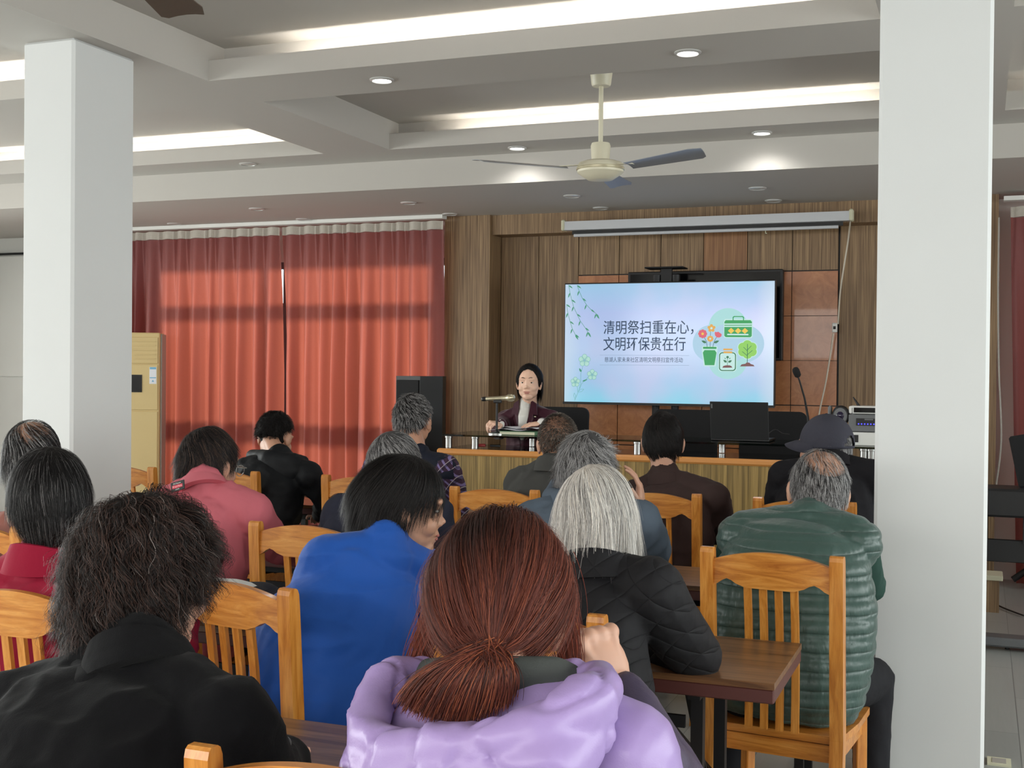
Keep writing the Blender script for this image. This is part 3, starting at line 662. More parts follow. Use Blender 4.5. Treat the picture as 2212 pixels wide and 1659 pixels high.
for k in range(6): 
    a = 2*PI*k/6+.5; cx, cy = 1853+48*math.cos(a), 715+46*math.sin(a); m.mat(0); flat(m, circ(cx, cy, 50, 20), 2.3+k*.02); m.mat(1); flat(m, circ(cx, cy, 43, 20), 3+k*.02)
m.mat(1); flat(m, circ(1853, 715, 50, 20), 3.4); m.mat(2)
stroke(m, [(1853, 664), (1853, 850)], 6, 5); stroke(m, [(1853, 730), (1818, 694)], 5, 5); stroke(m, [(1853, 720), (1888, 680)], 5, 5); stroke(m, [(1853, 775), (1806, 736)], 5, 5); stroke(m, [(1853, 765), (1898, 724)], 5, 5)
m.mat(3); flat(m, [(1786, 878), (1802, 858), (1835, 852), (1848, 840), (1872, 841), (1885, 854), (1910, 862), (1920, 876)], 6); fin()
def text(name, s, x, y, hgt, mat, lay=4, spacing=1.0, bold=0, par=tv, place=None, width=None):
    cu = bpy.data.curves.new('tx', 'FONT'); cu.body = s; cu.size = hgt; cu.space_character = spacing; cu.offset = bold; cu.resolution_u = 3
    o = bpy.data.objects.new('tx', cu); C.objects.link(o); bpy.context.view_layer.update()
    me = bpy.data.meshes.new_from_object(o.evaluated_get(bpy.context.evaluated_depsgraph_get())); bpy.data.objects.remove(o)
    n = len(me.vertices); co = np.empty(n*3); me.vertices.foreach_get('co', co); co = co.reshape(-1, 3)
    x0, x1 = co[:, 0].min(), co[:, 0].max(); sx = (width/(x1-x0)) if width else 1
    co[:, 0] = (co[:, 0]-x0)*sx
    if place: co = place(co)
    else: co = np.stack([co[:, 0]+x, np.full(n, .0023-.0004*lay), co[:, 1]+y], 1)
    me.vertices.foreach_set('co', co.ravel()); me.materials.clear(); me.name = name; me.update()
    return mesh_obj(name, me, par, [mat])
a = S(474, 572); b_ = S(1312, 572); text('title_text', '清明祭扫重在心，', a[0], a[1]+.004, .112, DK, width=(b_[0]-a[0])*1.045, bold=.0006)
a = S(474, 728); b_ = S(1276, 728); text('title_text', '文明环保贵在行', a[0], a[1]+.004, .112, DK, width=b_[0]-a[0], bold=.0006)
a = S(490, 845); b_ = S(1250, 845); text('subtitle_text', '慈湖人家未来社区清明文明祭扫宣传活动', a[0], a[1]+.004, .042, DK, width=b_[0]-a[0])
for y in (778, 872):
    m, fin = icon('divider_line', [sm('ink_grey', (150, 176, 208))]); stroke(m, [(440, y), (1310, y)], 3, 2); fin()
# trolley carrying the television
tr_ = empty('television_trolley', 'black trolley frame with small top tray behind the television', 'stand', (tx, TY+.1, 0), 0)
for s in (-1, 1): MB().tube([(s*.075-.03, .02, .05), (s*.075-.03, .02, 2.22)], .03, 10).build('column', 'black_metal', tr_)
MB().box((-.03, .0, 2.27), (.30, .16, .012), ch=.004).build('top_tray', 'black_metal', tr_); MB().box((-.03, .02, 2.21), (.085, .03, .13)).build('tray_bracket', 'black_metal', tr_)
bs = MB(); bs.box((0, 0, .24), (.9, .5, .04)); bs.build('base', 'black_metal', tr_)
# dark second display on the wall behind
s0, s1 = at(1355, 600, 9.3), at(1690, 600, 9.3); zt2 = at(1520, 584, 9.3)[2]; zb2 = at(1686, 779, 9.3)[2]
wd = empty('wall_display', 'switched-off black display mounted on the wall behind the television', 'display', ((s0[0]+s1[0])/2, 9.34, (zt2+zb2)/2))
MB().box((0, .02, 0), (s1[0]-s0[0], .08, zt2-zb2), ch=.006).build('frame', 'dark_plastic', wd); MB().box((0, -.021, 0), (s1[0]-s0[0]-.04, .004, zt2-zb2-.04)).build('screen', 'gloss_black', wd)
# roll-up projection screen
x0, x1 = at(1222, 490, 9.06)[0], at(1836, 462, 9.06)[0]; zc = (at(1222, 489, 9.06)[2]+at(1836, 467, 9.06)[2])/2; L_ = x1-x0
ps = empty('projection_screen', 'rolled-up white projection screen case under the header', 'projection screen', ((x0+x1)/2, 9.06, zc))
MB().prism([(-.035, -.034), (.03, -.034), (.036, .0), (.03, .034), (-.035, .034)], (-L_/2, 0, 0), (0, 1, 0), (0, 0, 1), L_).build('case', 'screen_case', ps)
for s in (-1, 1): MB().box((s*(L_/2+.012), 0, .006), (.028, .085, .085), ch=.008).build('end_cap', 'page_edge', ps)
MB().box((.0, .02, -.05), (L_*.955, .008, .03)).build('fabric_edge', 'dark_plastic', ps)
xb0, xb1 = at(1240, 506, 9.07)[0]-ps.location.x, at(1811, 488, 9.07)[0]-ps.location.x
MB().tube([(xb0, .01, -.073), (xb1, .01, -.073)], .0125, 12).build('bottom_bar', 'screen_case', ps, True)
MB().tube([(xb0+.74*(xb1-xb0), .01, -.085), (xb0+.74*(xb1-xb0), .01, -.103), (xb0+.745*(xb1-xb0), .0, -.105)], .004, 6).build('pull_hook', 'page_edge', ps)
cable([at(1838, 456, 9.04), at(1836, 485, 9.15), at(1832, 520, 9.3), at(1824, 570, 9.33), at(1815, 630, 9.33), at(1810, 700, 9.33)], 'cable', 'cable_white', 'thin white cable hanging from the right end of the projection screen', .006)
sw = empty('inline_switch', 'small white inline switch hanging on the thin white cable', 'switch', tuple(at(1803, 708, 9.33)))
MB().box((0, 0, 0), (.038, .022, .072), ch=.005).build('body', 'white_plastic', sw); MB().box((-.0, -.0115, .0), (.018, .004, .022)).build('rocker', 'dark_plastic', sw)
cable([at(1800, 720, 9.33), at(1793, 770, 9.33), at(1783, 830, 9.33), at(1772, 880, 9.33), at(1764, 930, 9.33)], 'cable', 'cable_white', 'thin white cable running from the inline switch down behind the desk', .006)
# ------------------------------------------------------------------ left: air conditioner, loudspeaker, pole
AY = 8.62; x1 = at(345, 800, AY)[0]; x0 = x1-.52; zt = at(345, 719, AY)[2]; RA = .52
ac = empty('air_conditioner', 'tall beige floor-standing air conditioner right of the left pillar', 'air conditioner', (x1-.24*math.cos(RA)+.15*-math.sin(RA)*1.0, AY-.24*math.sin(RA)+.15*math.cos(RA), 0), RA)
MB().box((-.01, 0, zt/2), (.50, .30, zt), ch=.008).build('cabinet', 'ac_beige', ac); MB().box((.247, .02, zt/2), (.014, .26, zt-.02), ch=.003).build('side_panel', 'ac_grey', ac)
for a_, b_ in ((at(340, 728, AY)[2], at(340, 786, AY)[2]), (at(340, 787, AY)[2], at(340, 886, AY)[2]), (at(340, 888, AY)[2], .10)):
    MB().box((-.01, -.154, (a_+b_)/2), (.47, .012, a_-b_-.006), ch=.003).build('front_panel', 'ac_beige', ac)
for z in np.linspace(at(340, 738, AY)[2], at(340, 775, AY)[2], 5): MB().box((-.01, -.163, z), (.43, .008, .006)).build('louvre', 'ac_beige', ac)
dxx = .09
MB().box((dxx-.04, -.162, at(300, 828, AY)[2]), (.09, .006, .15)).build('control_panel', 'gloss_black', ac)
sx = .185; 
st = MB().box((0, 0, 0), (.058, .002, .145)).build('energy_sticker', 'paper', ac, False, (sx, -.161, at(335, 811, AY)[2]))
MB().box((0, -.0015, .062), (.052, .001, .018)).build('blue_band', 'sticker_blue', st); MB().box((0, -.0015, -.02), (.052, .001, .008)).build('blue_band', 'sticker_blue', st)
MB().prism([(-.01, -.055), (.01, -.055), (0, -.036)], (0, -.001, 0), (1, 0, 0), (0, 0, 1), .001).build('triangle_mark', 'sticker_blue', st)
# loudspeaker on stand
SY = 8.3; p0 = at(838, 812, SY); p1 = at(928, 812, SY)
sp = empty('loudspeaker', 'tall black loudspeaker cabinet in front of the right red curtain', 'speaker', ((p0[0]+p1[0])/2, SY+.14, 0)); hw = (p1[0]-p0[0])/2
MB().prism([(-hw, 0), (hw*.28, -.04), (hw, .10), (hw*.8, .24), (-hw*.8, .24)], (0, 0, .55), (1, 0, 0), (0, 1, 0), p0[2]-.55).build('cabinet', 'dark_plastic', sp)
u = unit((hw*1.28, -.04, 0)); n_ = A3(u[1], -u[0], 0)
for za, zb_ in ((.60, 1.12), (1.13, p0[2]-.03)):
    c = A3(-hw*.36, -.02, (za+zb_)/2)+n_*.006; MB().box(c, (hw*1.18, .008, zb_-za), rz=math.atan2(u[1], u[0]), ch=.002).build('grille', 'black_fabric', sp)
MB().tube([(0, .1, .0), (0, .1, .56)], .02, 10).build('pole', 'black_metal', sp)
for k in range(3): a = k*2*PI/3; MB().tube([(0, .1, .35), (.3*math.cos(a), .1+.3*math.sin(a), .015)], .011, 8).build('leg', 'black_metal', sp)
a, b = at(958, 862, 8.98), at(905, 1000, 8.78); d = unit(b-a); b = a+d*((a[2]-.012)/-d[2])
o = MB().tube([a, b], .016, 10).build('pole', 'grey_plastic', None, True); tag(o, 'dark grey metal pole leaning between the loudspeaker and the pilaster', 'pole')
# left wall mark and trim
xw = at(20, 548, 9.40)
structure(MB().box((XL+1.2, 9.43, xw[2]), (2.3, .03, .02)).build('trim_8', 'dark_plastic'))
wb = MB().box((-8.45, 9.439, xw[2]-.62), (1.6, .02, 1.2), ch=.004).build('whiteboard', 'white_plastic'); tag(wb, 'white notice board edge at the far left, left of the pillar', 'board')
# ------------------------------------------------------------------ right: keyboard stand, cables, box
KY = 7.05
def kx(px): return at(px, 1080, KY)[0]
kb = empty('keyboard_stand', 'black digital piano frame seen from behind at the right edge', 'piano', (.75, KY, 0))
def kz(py): return at(2170, py, KY)[2]
x0 = kx(2120)-.75-.02; wK = 1.45
MB().box((x0+wK/2, 0, (kz(1052)+kz(1112))/2), (wK, .28, kz(1052)-kz(1112)), ch=.012).build('keyboard_body', 'dark_plastic', kb)
MB().box((x0+wK/2, .0, (kz(1165)+kz(1214))/2), (wK, .02, kz(1165)-kz(1214)), ch=.004).build('back_rail', 'dark_plastic', kb)
for xx in (x0+.0, x0+.225): MB().box((xx+.03, .0, (kz(1112)+kz(1170))/2), (.05, .05, kz(1108)-kz(1170))).build('upright', 'dark_plastic', kb)
for xx in (x0+.01, x0+wK-.02): MB().box((xx, 0, .42), (.03, .25, .84)).build('side_leg', 'dark_plastic', kb)
MB().box((x0+wK/2, .0, .045), (wK, .14, .05), ch=.01).build('base_bar', 'grey_plastic', kb)
for xx in (.16, 1.2): MB().lathe([(.012, 0), (.012, .02)], (x0+xx, 0, 0), 10).build('foot', 'dark_plastic', kb)
a, b = atz(2188, 1252, .06), at(2230, 1195, 7.6); b = a+A3(.35, .0, .28)
o = MB().tube([a, b], .022, 12).build('pedal_tube', 'dark_plastic', None, True); tag(o, 'thick black tube slanting up at the right edge behind the piano frame', 'tube')
o = MB().box((0, 0, .14), (.20, .04, .28), R=Matrix.Rotation(-.2, 3, 'Y'), ch=.01).build('laptop_bag', 'black_fabric', None, False, (at(2205, 1040, 7.1)[0]+.06, 7.05, kz(1051)+.012)); tag(o, 'black bag standing on the digital piano at the right edge', 'bag')
random.seed(3)
for k, lab in enumerate(('loose dark cable loop on the floor behind the piano, nearest one', 'grey cable tangle on the floor behind the piano, under the red curtain', 'dark cable curling on the floor by the pilaster foot')):
    c = atz(2185+6*k, 1232-6*k, .01); P = [c+A3(random.uniform(-.18, .18), random.uniform(-.12, .2), .01+.03*random.random()) for _ in range(12)]
    cable(P, 'cable', ('cable_dark', 'ac_grey', 'cable_dark')[k], lab, .006)
cable([at(2158, 470, 9.1), at(2156, 640, 9.1), at(2158, 800, 9.1), at(2163, 950, 9.1), at(2150, 1060, 9.1)], 'cable', 'ac_grey', 'long grey cable hanging down the edge of the far right red curtain', .006)
cable([atz(2135, 1295, .01), atz(2165, 1312, .01), atz(2212, 1330, .01)], 'cable', 'cable_dark', 'thin dark cable lying across the floor in front of the piano base bar', .005)
b = empty('storage_box', 'small veneered box with a white lid edge beside the pillar, under the piano frame', 'box', (*atz(2128, 1322, .0)[:2], 0))
MB().box((.03, .1, .10), (.10, .2, .2)).build('body', 'veneer_brown', b); MB().box((.035, .1, .215), (.13, .22, .03), ch=.003).build('lid', 'page_edge', b)
fl = empty('floor_socket', 'open floor socket box beside the foot of the right pillar', 'socket', (*atz(2158, 1648, 0)[:2], 0))
MB().box((0, 0, .004), (.085, .09, .008)).build('frame', 'page_edge', fl); MB().box((.0, 0, .0085), (.05, .06, .002)).build('insert', 'ac_grey', fl)
# bag on the left table
p = at(515, 1268, 3.0)
bg = empty('folded_bag', 'navy and white folded bag lying on the table behind the curly-haired woman', 'bag', (p[0]-.05, 3.00, .751))
zb_ = .10
def pillow(w, d, h, c, name, mat, par, seed=0):
    n = 16; v = []; f = []
    for sgn in (1, -1):
        for i in range(n+1):
            for j in range(n+1):
                x, y = i/n*2-1, j/n*2-1; e = (max(0, 1-x**6)*max(0, 1-y**6))**.5
                z = e*h/2*sgn*(1+.15*noise.noise((x*2+seed, y*2, sgn))); v.append((c[0]+x*w/2, c[1]+y*d/2, c[2]+z+h/2))
    N = (n+1)**2
    for i in range(n):
        for j in range(n): a_ = i*(n+1)+j; q = (a_, a_+n+1, a_+n+2, a_+1); f += [q, tuple(N+k for k in q[::-1])]
    return MB().add(v, f).build(name, mat, par, True)
plain('navy_cloth', (24, 26, 38), .9, bs=200, bstr=.2); plain('white_cloth', (224, 224, 222), .85, bs=120, bstr=.2)
pillow(.26, .20, .09, (0, .03, 0), 'body', 'navy_cloth', bg); pillow(.23, .15, .04, (-.03, -.03, .068), 'stripe', 'white_cloth', bg, 4)
# ------------------------------------------------------------------ soft shapes: union of prims through a voxel remesh
def ell(c, r, R=None, n=18, m=12):
    v = [(0, 0, 1)]; 
    for i in range(1, m):
        a = PI*i/m
        for k in range(n): b = 2*PI*k/n; v.append((math.sin(a)*math.cos(b), math.sin(a)*math.sin(b), math.cos(a)))
    v.append((0, 0, -1)); v = np.array(v)*np.array(r)
    if R is not None: v = v@np.asarray(R).T
    f = [(0, 1+k, 1+(k+1) % n) for k in range(n)]
    for i in range(m-2):
        for k in range(n): a = 1+i*n+k; b = 1+i*n+(k+1) % n; f.append((a, a+n, b+n, b))
    L = 1+(m-1)*n; o = 1+(m-2)*n; f += [(o+k, L, o+(k+1) % n) for k in range(n)]
    return v+np.array(c, float), f
def cap(a, b, r0, r1, n=14, flat=1.0, up=(0, 0, 1)):
    a, b = np.array(a, float), np.array(b, float); L = np.linalg.norm(b-a)
    if L < 1e-6: return ell(a, (r0,)*3)
    x, y, z = frame(b-a, up); pr = [(-r0*math.cos(t), r0*math.sin(t)) for t in (.25, .7, 1.15, PI/2)]+[(L+r1*math.cos(t), r1*math.sin(t)) for t in (PI/2, 1.15, .7, .25)]
    v = []; f = []
    for h, r in pr:
        for k in range(n): t = 2*PI*k/n; v.append(a+z*h+r*(x*math.cos(t)+y*math.sin(t)*flat))
    for i in range(len(pr)-1):
        for k in range(n): k2 = (k+1) % n; f.append((i*n+k, i*n+k2, (i+1)*n+k2, (i+1)*n+k))
    f += [tuple(range(n))[::-1], tuple((len(pr)-1)*n+k for k in range(n))]
    return np.array(v), f
def loft(secs, n=28, e=2.4):      # secs: (centre, xaxis, yaxis, half width, half depth)
    v = []; f = []
    for c, x, y, a, b in secs:
        for k in range(n):
            t = 2*PI*k/n; ct, st = math.cos(t), math.sin(t)
            v.append(np.array(c)+np.array(x)*a*math.copysign(abs(ct)**(2/e), ct)+np.array(y)*b*math.copysign(abs(st)**(2/e), st))
    for i in range(len(secs)-1):
        for k in range(n): k2 = (k+1) % n; f.append((i*n+k, i*n+k2, (i+1)*n+k2, (i+1)*n+k))
    f += [tuple(range(n))[::-1], tuple((len(secs)-1)*n+k for k in range(n))]
    return np.array(v), f
def blob(name, prims, vox, mat, parent, sm=3, disp=None, origin=None, mats=None, matfn=None):
    V = []; F = []; o = 0
    for v, f in prims: V.append(v); F += [tuple(o+i for i in q) for q in f]; o += len(v)
    me = bpy.data.meshes.new('t'); me.from_pydata(np.concatenate(V).tolist(), [], F)
    bm = bmesh.new(); bm.from_mesh(me); bmesh.ops.recalc_face_normals(bm, faces=bm.faces); bm.to_mesh(me); bm.free()
    ob = bpy.data.objects.new('t', me); C.objects.link(ob)
    r = ob.modifiers.new('r', 'REMESH'); r.mode = 'VOXEL'; r.voxel_size = vox; r.adaptivity = 0
    if sm: s = ob.modifiers.new('s', 'SMOOTH'); s.factor = .5; s.iterations = sm
    bpy.context.view_layer.update()
    out = bpy.data.meshes.new_from_object(ob.evaluated_get(bpy.context.evaluated_depsgraph_get()))
    bpy.data.objects.remove(ob); bpy.data.meshes.remove(me); out.name = name
    n = len(out.vertices); co = np.empty(n*3); out.vertices.foreach_get('co', co); co = co.reshape(-1, 3)
    if disp:
        no = np.empty(n*3); out.vertex_normals.foreach_get('vector', no); no = no.reshape(-1, 3); co = co+no*disp(co, no)[:, None]
    wc = co.copy()
    if origin is not None: co = co-np.array(origin)
    out.vertices.foreach_set('co', co.ravel()); out.polygons.foreach_set('use_smooth', [True]*len(out.polygons))
    if matfn is not None:
        fc = np.array([wc[list(p.vertices)].mean(0) for p in out.polygons]); out.polygons.foreach_set('material_index', matfn(fc).astype(int).tolist())
    out.update(); return mesh_obj(name, out, parent, mats or [mat])
def nz(co, sc, seed=0, st=(1, 1, 1)):
    s = np.array(st)*sc; return np.array([noise.noise(Vector((p[0]*s[0]+seed, p[1]*s[1], p[2]*s[2]))) for p in co])
def folds(amp=.006, sc=9, seed=0, st=(1, 1, 1)):
    def fn(co, no):
        a = nz(co, sc, seed, st); b = nz(co, sc*2.3, seed+7, st); return amp*(1-2*np.abs(a)**.7)*.8+amp*.45*b
    return fn
def rot(yaw=0, pitch=0, roll=0):
    y, p, r = (math.radians(a) for a in (yaw, pitch, roll))
    return np.array(Matrix.Rotation(y, 3, 'Z')@Matrix.Rotation(p, 3, 'X')@Matrix.Rotation(r, 3, 'Y'))

# ------------------------------------------------------------------ skin, cloth, hair materials
plain('skin', (210, 162, 138), .5, bs=90, bstr=.08, Subsurface_Weight=.08, Subsurface_Scale=.01, var=(6, .12))
plain('skin_pale', (232, 190, 166), .45, Subsurface_Weight=.08, Subsurface_Scale=.01)
plain('skin_tan', (198, 150, 124), .5, bs=90, bstr=.08, Subsurface_Weight=.08, Subsurface_Scale=.01, var=(8, .15))
plain('lips', (182, 110, 102), .45); plain('eye_white', (228, 224, 218), .2); plain('iris', (30, 20, 16), .1); plain('brow', (48, 36, 32), .8)
def cloth(name, col, rough=.85, kind='weave', strength=.25, sheen=.0, **k):
    t = NT(name); c = lin(col); big = t.noise(5, detail=2); t.set(Base_Color=t.mix(c, tuple(x*.82 for x in c), big), Roughness=rough, Sheen_Weight=sheen, Specular_IOR_Level=(.2 if rough > .5 else .45), **k)
    fine = t.noise(420, detail=1); fold = t.noise(14, detail=2, rough=.5, dist=.8)
    h = t.math('ADD', t.math('MULTIPLY', fine, .12), fold); t.bump(h, strength, .012); return t
cloth('black_wool', (12, 12, 15), .95, strength=.35, sheen=.04); cloth('crimson', (150, 22, 52), .8, strength=.2); cloth('salmon', (150, 98, 88))
cloth('blue_cloth', (34, 88, 178), .65, strength=.22, sheen=.1); cloth('pink_cloth', (208, 112, 124), .8); cloth('navy_cloth2', (44, 46, 60), .85)
cloth('slate_hoodie', (92, 104, 118), .9); cloth('black_nylon', (16, 18, 22), .6); cloth('navy_vest', (30, 34, 48), .7); cloth('grey_fleece', (72, 72, 70), .95)
cloth('brown_jacket', (66, 50, 48), .7); cloth('black_denim', (28, 27, 31), .85); cloth('lilac_nylon', (172, 148, 204), .38, strength=.12, sheen=.0); cloth('plum_nylon', (70, 60, 84), .5)
cloth('grey_knit', (84, 88, 86), .9); cloth('dark_trousers', (30, 30, 34), .85); cloth('maroon_velvet', (62, 14, 34), .55, sheen=.25); cloth('white_knit', (226, 224, 218), .8)
cloth('green_sleeve', (42, 70, 62), .85); cloth('cap_cloth', (66, 66, 76), .85); plain('shoe_black', (24, 24, 26), .5)
# quilted vest: horizontal channels
t = NT('green_quilt'); sx = t.n.new('ShaderNodeSeparateXYZ'); t.link(t.tc.outputs['Object'], sx.inputs[0])
wob = t.noise(3.0, detail=1); z = t.math('ADD', sx.outputs[2], t.math('MULTIPLY', wob, .05)); ph = t.math('FRACT', t.math('MULTIPLY', z, 18.5))
arch = t.math('POWER', t.math('ABSOLUTE', t.math('SINE', t.math('MULTIPLY', ph, PI))), .45); puck = t.noise(26, t.mapping(scale=(2.2, 2.2, .7)), 2)
seam = t.math('SUBTRACT', 1, t.math('POWER', t.math('ABSOLUTE', t.math('SINE', t.math('MULTIPLY', ph, PI))), .35))
h = t.math('ADD', arch, t.math('MULTIPLY', puck, t.math('ADD', .25, t.math('MULTIPLY', seam, .5)))); t.bump(h, .75, .012)
t.set(Base_Color=lin((54, 78, 72)), Roughness=.42, Sheen_Weight=.1)
# diamond quilting
t = NT('black_quilt'); sx = t.n.new('ShaderNodeSeparateXYZ'); t.link(t.tc.outputs['Object'], sx.inputs[0])
fn = []
for sg in (1, -1):
    a = t.math('ADD', t.math('MULTIPLY', sx.outputs[2], 16), t.math('MULTIPLY', t.math('ADD', sx.outputs[0], t.math('MULTIPLY', sx.outputs[1], -.25)), sg*15)); fn.append(t.math('POWER', t.math('ABSOLUTE', t.math('SINE', t.math('MULTIPLY', a, PI))), .4))
h = t.math('ADD', t.math('MULTIPLY', t.math('MINIMUM', fn[0], fn[1]), .8), t.math('MULTIPLY', t.noise(20, detail=2), .4)); t.bump(h, .6, .010); t.set(Base_Color=lin((24, 23, 26)), Specular_IOR_Level=.25, Roughness=.75)
# plaid sleeve
t = NT('plaid'); sx = t.n.new('ShaderNodeSeparateXYZ'); t.link(t.tc.outputs['Object'], sx.inputs[0])
def band(o, sc, w): return t.math('LESS_THAN', t.math('FRACT', t.math('MULTIPLY', o, sc)), w)
dg = t.math('ADD', sx.outputs[0], t.math('MULTIPLY', sx.outputs[2], .8)); dg2 = t.math('SUBTRACT', sx.outputs[0], t.math('MULTIPLY', sx.outputs[2], .9))
col = t.mix(lin((64, 38, 62)), lin((128, 114, 164)), band(dg, 30, .34)); col = t.mix(col, lin((28, 24, 44)), t.math('MULTIPLY', band(dg2, 20, .4), .6)); col = t.mix(col, lin((200, 190, 190)), t.math('MULTIPLY', band(dg2, 20, .07), .8)); t.set(Base_Color=col, Roughness=.9)
for nm, sp in (('hair_base_dark', (18, 15, 15)), ('hair_base_grey', (66, 65, 66)), ('hair_base_white', (188, 180, 172)), ('hair_base_auburn', (62, 32, 26)), ('hair_base_brown', (24, 18, 17))):
    t = NT(nm); n = t.noise(60, t.mapping(scale=(1, 1, .15)), 3, .7); c = lin(sp); t.set(Base_Color=t.mix(tuple(x*.6 for x in c), tuple(min(1, x*1.3) for x in c), n), Roughness=.7, Specular_IOR_Level=.2); t.bump(n, .5, .004)
t = NT('hair_strands'); a = t.n.new('ShaderNodeAttribute'); a.attribute_name = 'tint'; t.set(Base_Color=a.outputs['Color'], Roughness=.5, Specular_IOR_Level=.25)

# ------------------------------------------------------------------ hair
HC = A3(0, -.012, .018); HR = A3(.0805, .100, .104)
def zmin(q):
    t = np.arctan2(np.abs(q[:, 0]), -q[:, 1]); return np.interp(t, [0, .8, 1.2, 1.45, 1.75, 2.1, 2.5, 3.15], HL)
HL = [-.80, -.76, -.5, -.12, -.02, .42, .62, .68]
HL_BOB = [-1.0, -1.0, -.95, -.9, -.8, .1, .55, .6]
HL_FRONT = [-.80, -.76, -.5, -.2, .1, .42, .66, .74]
def surf_push(p, off, drop):
    q = (p-HC)/HR; up = q[:, 2] >= 0; n = np.linalg.norm(q, axis=1); s = np.where(n < 1+off, (1+off)/np.maximum(n, 1e-6), 1)
    qu = q*s[:, None]; f = (1-np.clip(np.abs(q[:, 2])/(1+drop), 0, .999)**3)**(1/3); rho = np.hypot(q[:, 0], q[:, 1]); lim = (1+off)*f
    s2 = np.where(rho < lim, lim/np.maximum(rho, 1e-6), 1); qd = q.copy(); qd[:, 0] *= s2; qd[:, 1] *= s2
    return HC+np.where(up[:, None], qu, qd)*HR
def ribbons(P, N, W, tint, name, mat, parent, T, origin):
    # P: (S,n,3) strand points in head space, N outward normals, W widths
    S_, n = P.shape[:2]; tg = np.gradient(P, axis=0); sd = np.cross(tg, N); sd /= np.maximum(np.linalg.norm(sd, axis=2, keepdims=True), 1e-9)
    tp = np.linspace(1, .35, S_)[:, None, None]; A = P+sd*W[None, :, None]*tp*.5; B = P-sd*W[None, :, None]*tp*.5; mid = P+N*W[None, :, None]*.35*tp
    V = np.stack([A, mid, B], 2).transpose(1, 0, 2, 3).reshape(-1, 3); V = V@T[0].T+T[1]-origin
    base = (np.arange(n)*S_*3)[:, None]+(np.arange(S_-1)*3)[None, :]
    q = np.stack([np.stack([base, base+1, base+4, base+3], -1), np.stack([base+1, base+2, base+5, base+4], -1)], 2).reshape(-1, 4)
    me = bpy.data.meshes.new(name); me.vertices.add(len(V)); me.vertices.foreach_set('co', V.ravel()); me.loops.add(q.size); me.loops.foreach_set('vertex_index', q.ravel().astype(np.int32))
    me.polygons.add(len(q)); me.polygons.foreach_set('loop_start', np.arange(0, q.size, 4, dtype=np.int32)); me.polygons.foreach_set('use_smooth', np.ones(len(q), bool)); me.update(calc_edges=True)
    at_ = me.attributes.new('tint', 'FLOAT_COLOR', 'POINT')
    c = np.ones((n, S_*3, 4)); c[:, :, :3] = tint[:, None, :] if tint.ndim == 2 else np.repeat(tint.transpose(1, 0, 2), 3, axis=1); at_.data.foreach_set('color', c.ravel().astype(np.float32))
    return mesh_obj(name, me, parent, [mat])
def pick(cols, n, rng):
    w = np.array([c[0] for c in cols], float); idx = rng.choice(len(cols), n, p=w/w.sum()); c = np.array([lin(x[1]) for x in cols])[idx]
    return c*rng.uniform(.75, 1.25, (n, 1))
